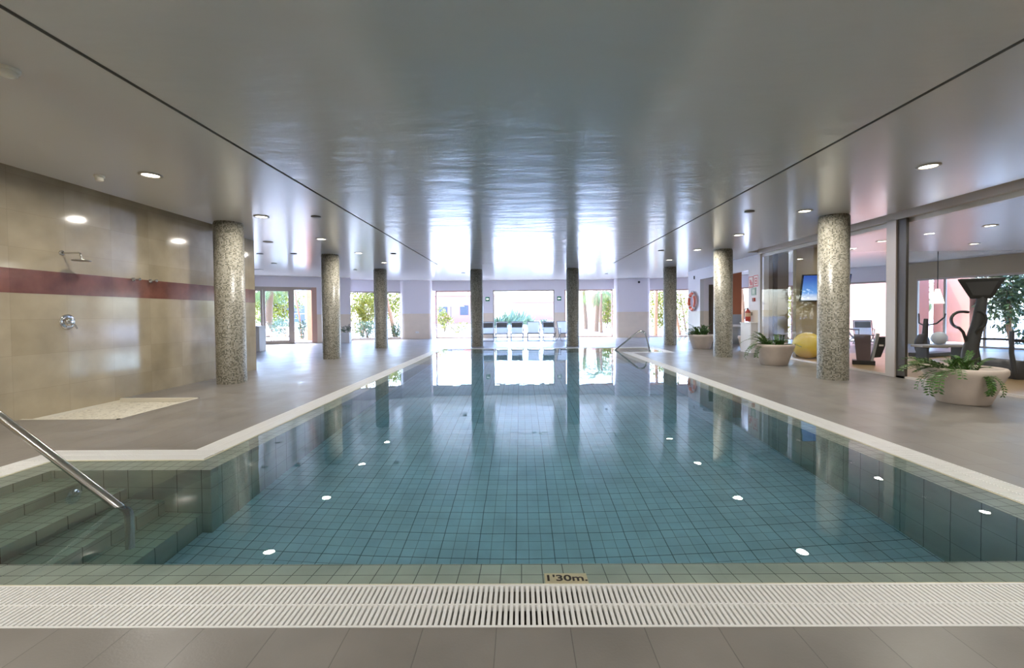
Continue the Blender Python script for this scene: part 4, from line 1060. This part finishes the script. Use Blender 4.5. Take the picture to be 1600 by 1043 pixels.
tag(hs2, 'small tiled house far behind the centre window', 'house')
# window 4
palm((at(932,31),31,GZ), 2.8, .2, 24, 1.9, 'palm tree at the right of the right of centre window', seed=5)
palm((at(916,36),36,GZ), 3.4, -.2, 20, 1.9, 'palm tree nearer the right far column', 'shrub_yellow', seed=6)
trunk_tree('slender_tree', (at(940,29),29,GZ), [(0,0,-.1),(-.05,0,1.2),(.02,0,2.6)], .12, 'brown trunk low in the right of centre window', None, bark='bark')
struct(MB().box(at(925,60),at(958,60),60,64,-.03,4.0).build('pink_garden_wall', MAT['pinkwall']))
blob_shrub('garden_shrub', (at(948,38),38,GZ), 1.4,.8,3.9,1700,'shrub_yellow','tall yellow-green shrub at the edge of right of centre window',seed=15,ls=.22)
# window 5
for i, (px, y, ln, r0, l) in enumerate(((1024,25.2,.1,.13,'thick pale trunk at the left of right garden window'),(1038,29.4,.15,.05,'thin pale trunk beside the thick one'),(1063,25.4,-.9,.09,'leaning pale trunk beside the life ring'),(1072,29.8,-.6,.06,'thin leaning trunk behind the planter plant'))):
    trunk_tree('slender_tree', (at(px,y),y,GZ), [(0,0,-.1),(ln*.3,0,1.2),(ln*.7,0,2.5),(ln*1.1,0,4.2)], r0, l, (.7,260), seed=i+20)
blob_shrub('tall_shrub', (at(1045,30),30,GZ), 2.0,1.0,3.5,2800,'shrub_yellow','tall yellow-green shrub behind the right garden window',seed=16,ls=.2)
blob_shrub('tall_shrub', (at(1094,34),34,GZ), 1.8,1.0,3.2,1800,'shrub_yellow','yellow shrub behind the wall with life ring',seed=17,ls=.2)
# behind the opening and the gym
blob_shrub('tall_shrub', (14.2,22.6,GZ), 1.1,.8,2.8,2400,'shrub_yellow','yellow-green shrub seen through the narrow gym gap',seed=18,ls=.16)
trunk_tree('slender_tree', (11.9,23.5,GZ), [(0,0,-.1),(.1,0,1.4),(.0,0,2.8),(-.1,0,4.2)], .12, 'pale trunk seen through the opening', None)
struct(MB().box(17.0,18.2,19.5,25,-.03,4.2).build('pink_wall_garden', MAT['pinkwall']), 'pink rendered garden wall behind the gym')
struct(MB().box(18.2,18.5,17.75,19.3,-.03,4.2).build('pink_wall_near', MAT['pinkwall']))
blob_shrub('garden_tree', (18.9,16.9,GZ), .8,1.0,3.9,2200,'shrub_dark','dense dark green shrub behind the treadmill console',seed=21,ls=.22)
blob_shrub('garden_tree', (18.7,14.5,GZ), 1.0,1.5,3.6,1800,'shrub_green','green broad-leaved shrub at the right gym window',seed=22,ls=.24)
palm((19.3,21.4,GZ), 2.2, .1, 20, 1.3, 'small palm tree beside the pink garden wall', seed=9)

# ------------------------------------------------------------------ light
wd_ = bpy.data.worlds.new('world'); sc.world = wd_; wd_.use_nodes = True
nt = wd_.node_tree; bg = nt.nodes['Background']
sk = nt.nodes.new('ShaderNodeTexSky'); sk.sky_type = 'NISHITA'; sk.sun_disc = False
sk.sun_elevation = math.radians(52); sk.sun_rotation = math.radians(-35); sk.air_density = 1.0; sk.dust_density = 2.0; sk.ozone_density = 1.0
tint = nt.nodes.new('ShaderNodeMix'); tint.data_type = 'RGBA'; tint.blend_type = 'MULTIPLY'; tint.inputs[0].default_value = 1
tint.inputs[7].default_value = (.79,.95,1.31,1); nt.links.new(sk.outputs[0], tint.inputs[6]); nt.links.new(tint.outputs[2], bg.inputs['Color']); bg.inputs['Strength'].default_value = 1.4
sd = bpy.data.lights.new('sun', 'SUN'); sd.energy = 4.5; sd.angle = math.radians(.6); sd.color = (1,.95,.86)
so_ = bpy.data.objects.new('sun', sd); COL.objects.link(so_)
so_.rotation_euler = Vector((.42,-.50,-1.0)).to_track_quat('-Z','Y').to_euler()

sc.view_settings.view_transform = 'Standard'; sc.view_settings.look = 'None'
sc.view_settings.gamma = 1; sc.view_settings.exposure = 1.12; sc.view_settings.use_curve_mapping = False
cy = sc.cycles
cy.use_denoising = True
cy.max_bounces = 10; cy.diffuse_bounces = 5; cy.glossy_bounces = 5; cy.transmission_bounces = 8; cy.transparent_max_bounces = 20
cy.sample_clamp_indirect = 6.0; cy.caustics_refractive = True; cy.caustics_reflective = True
cy.blur_glossy = .5
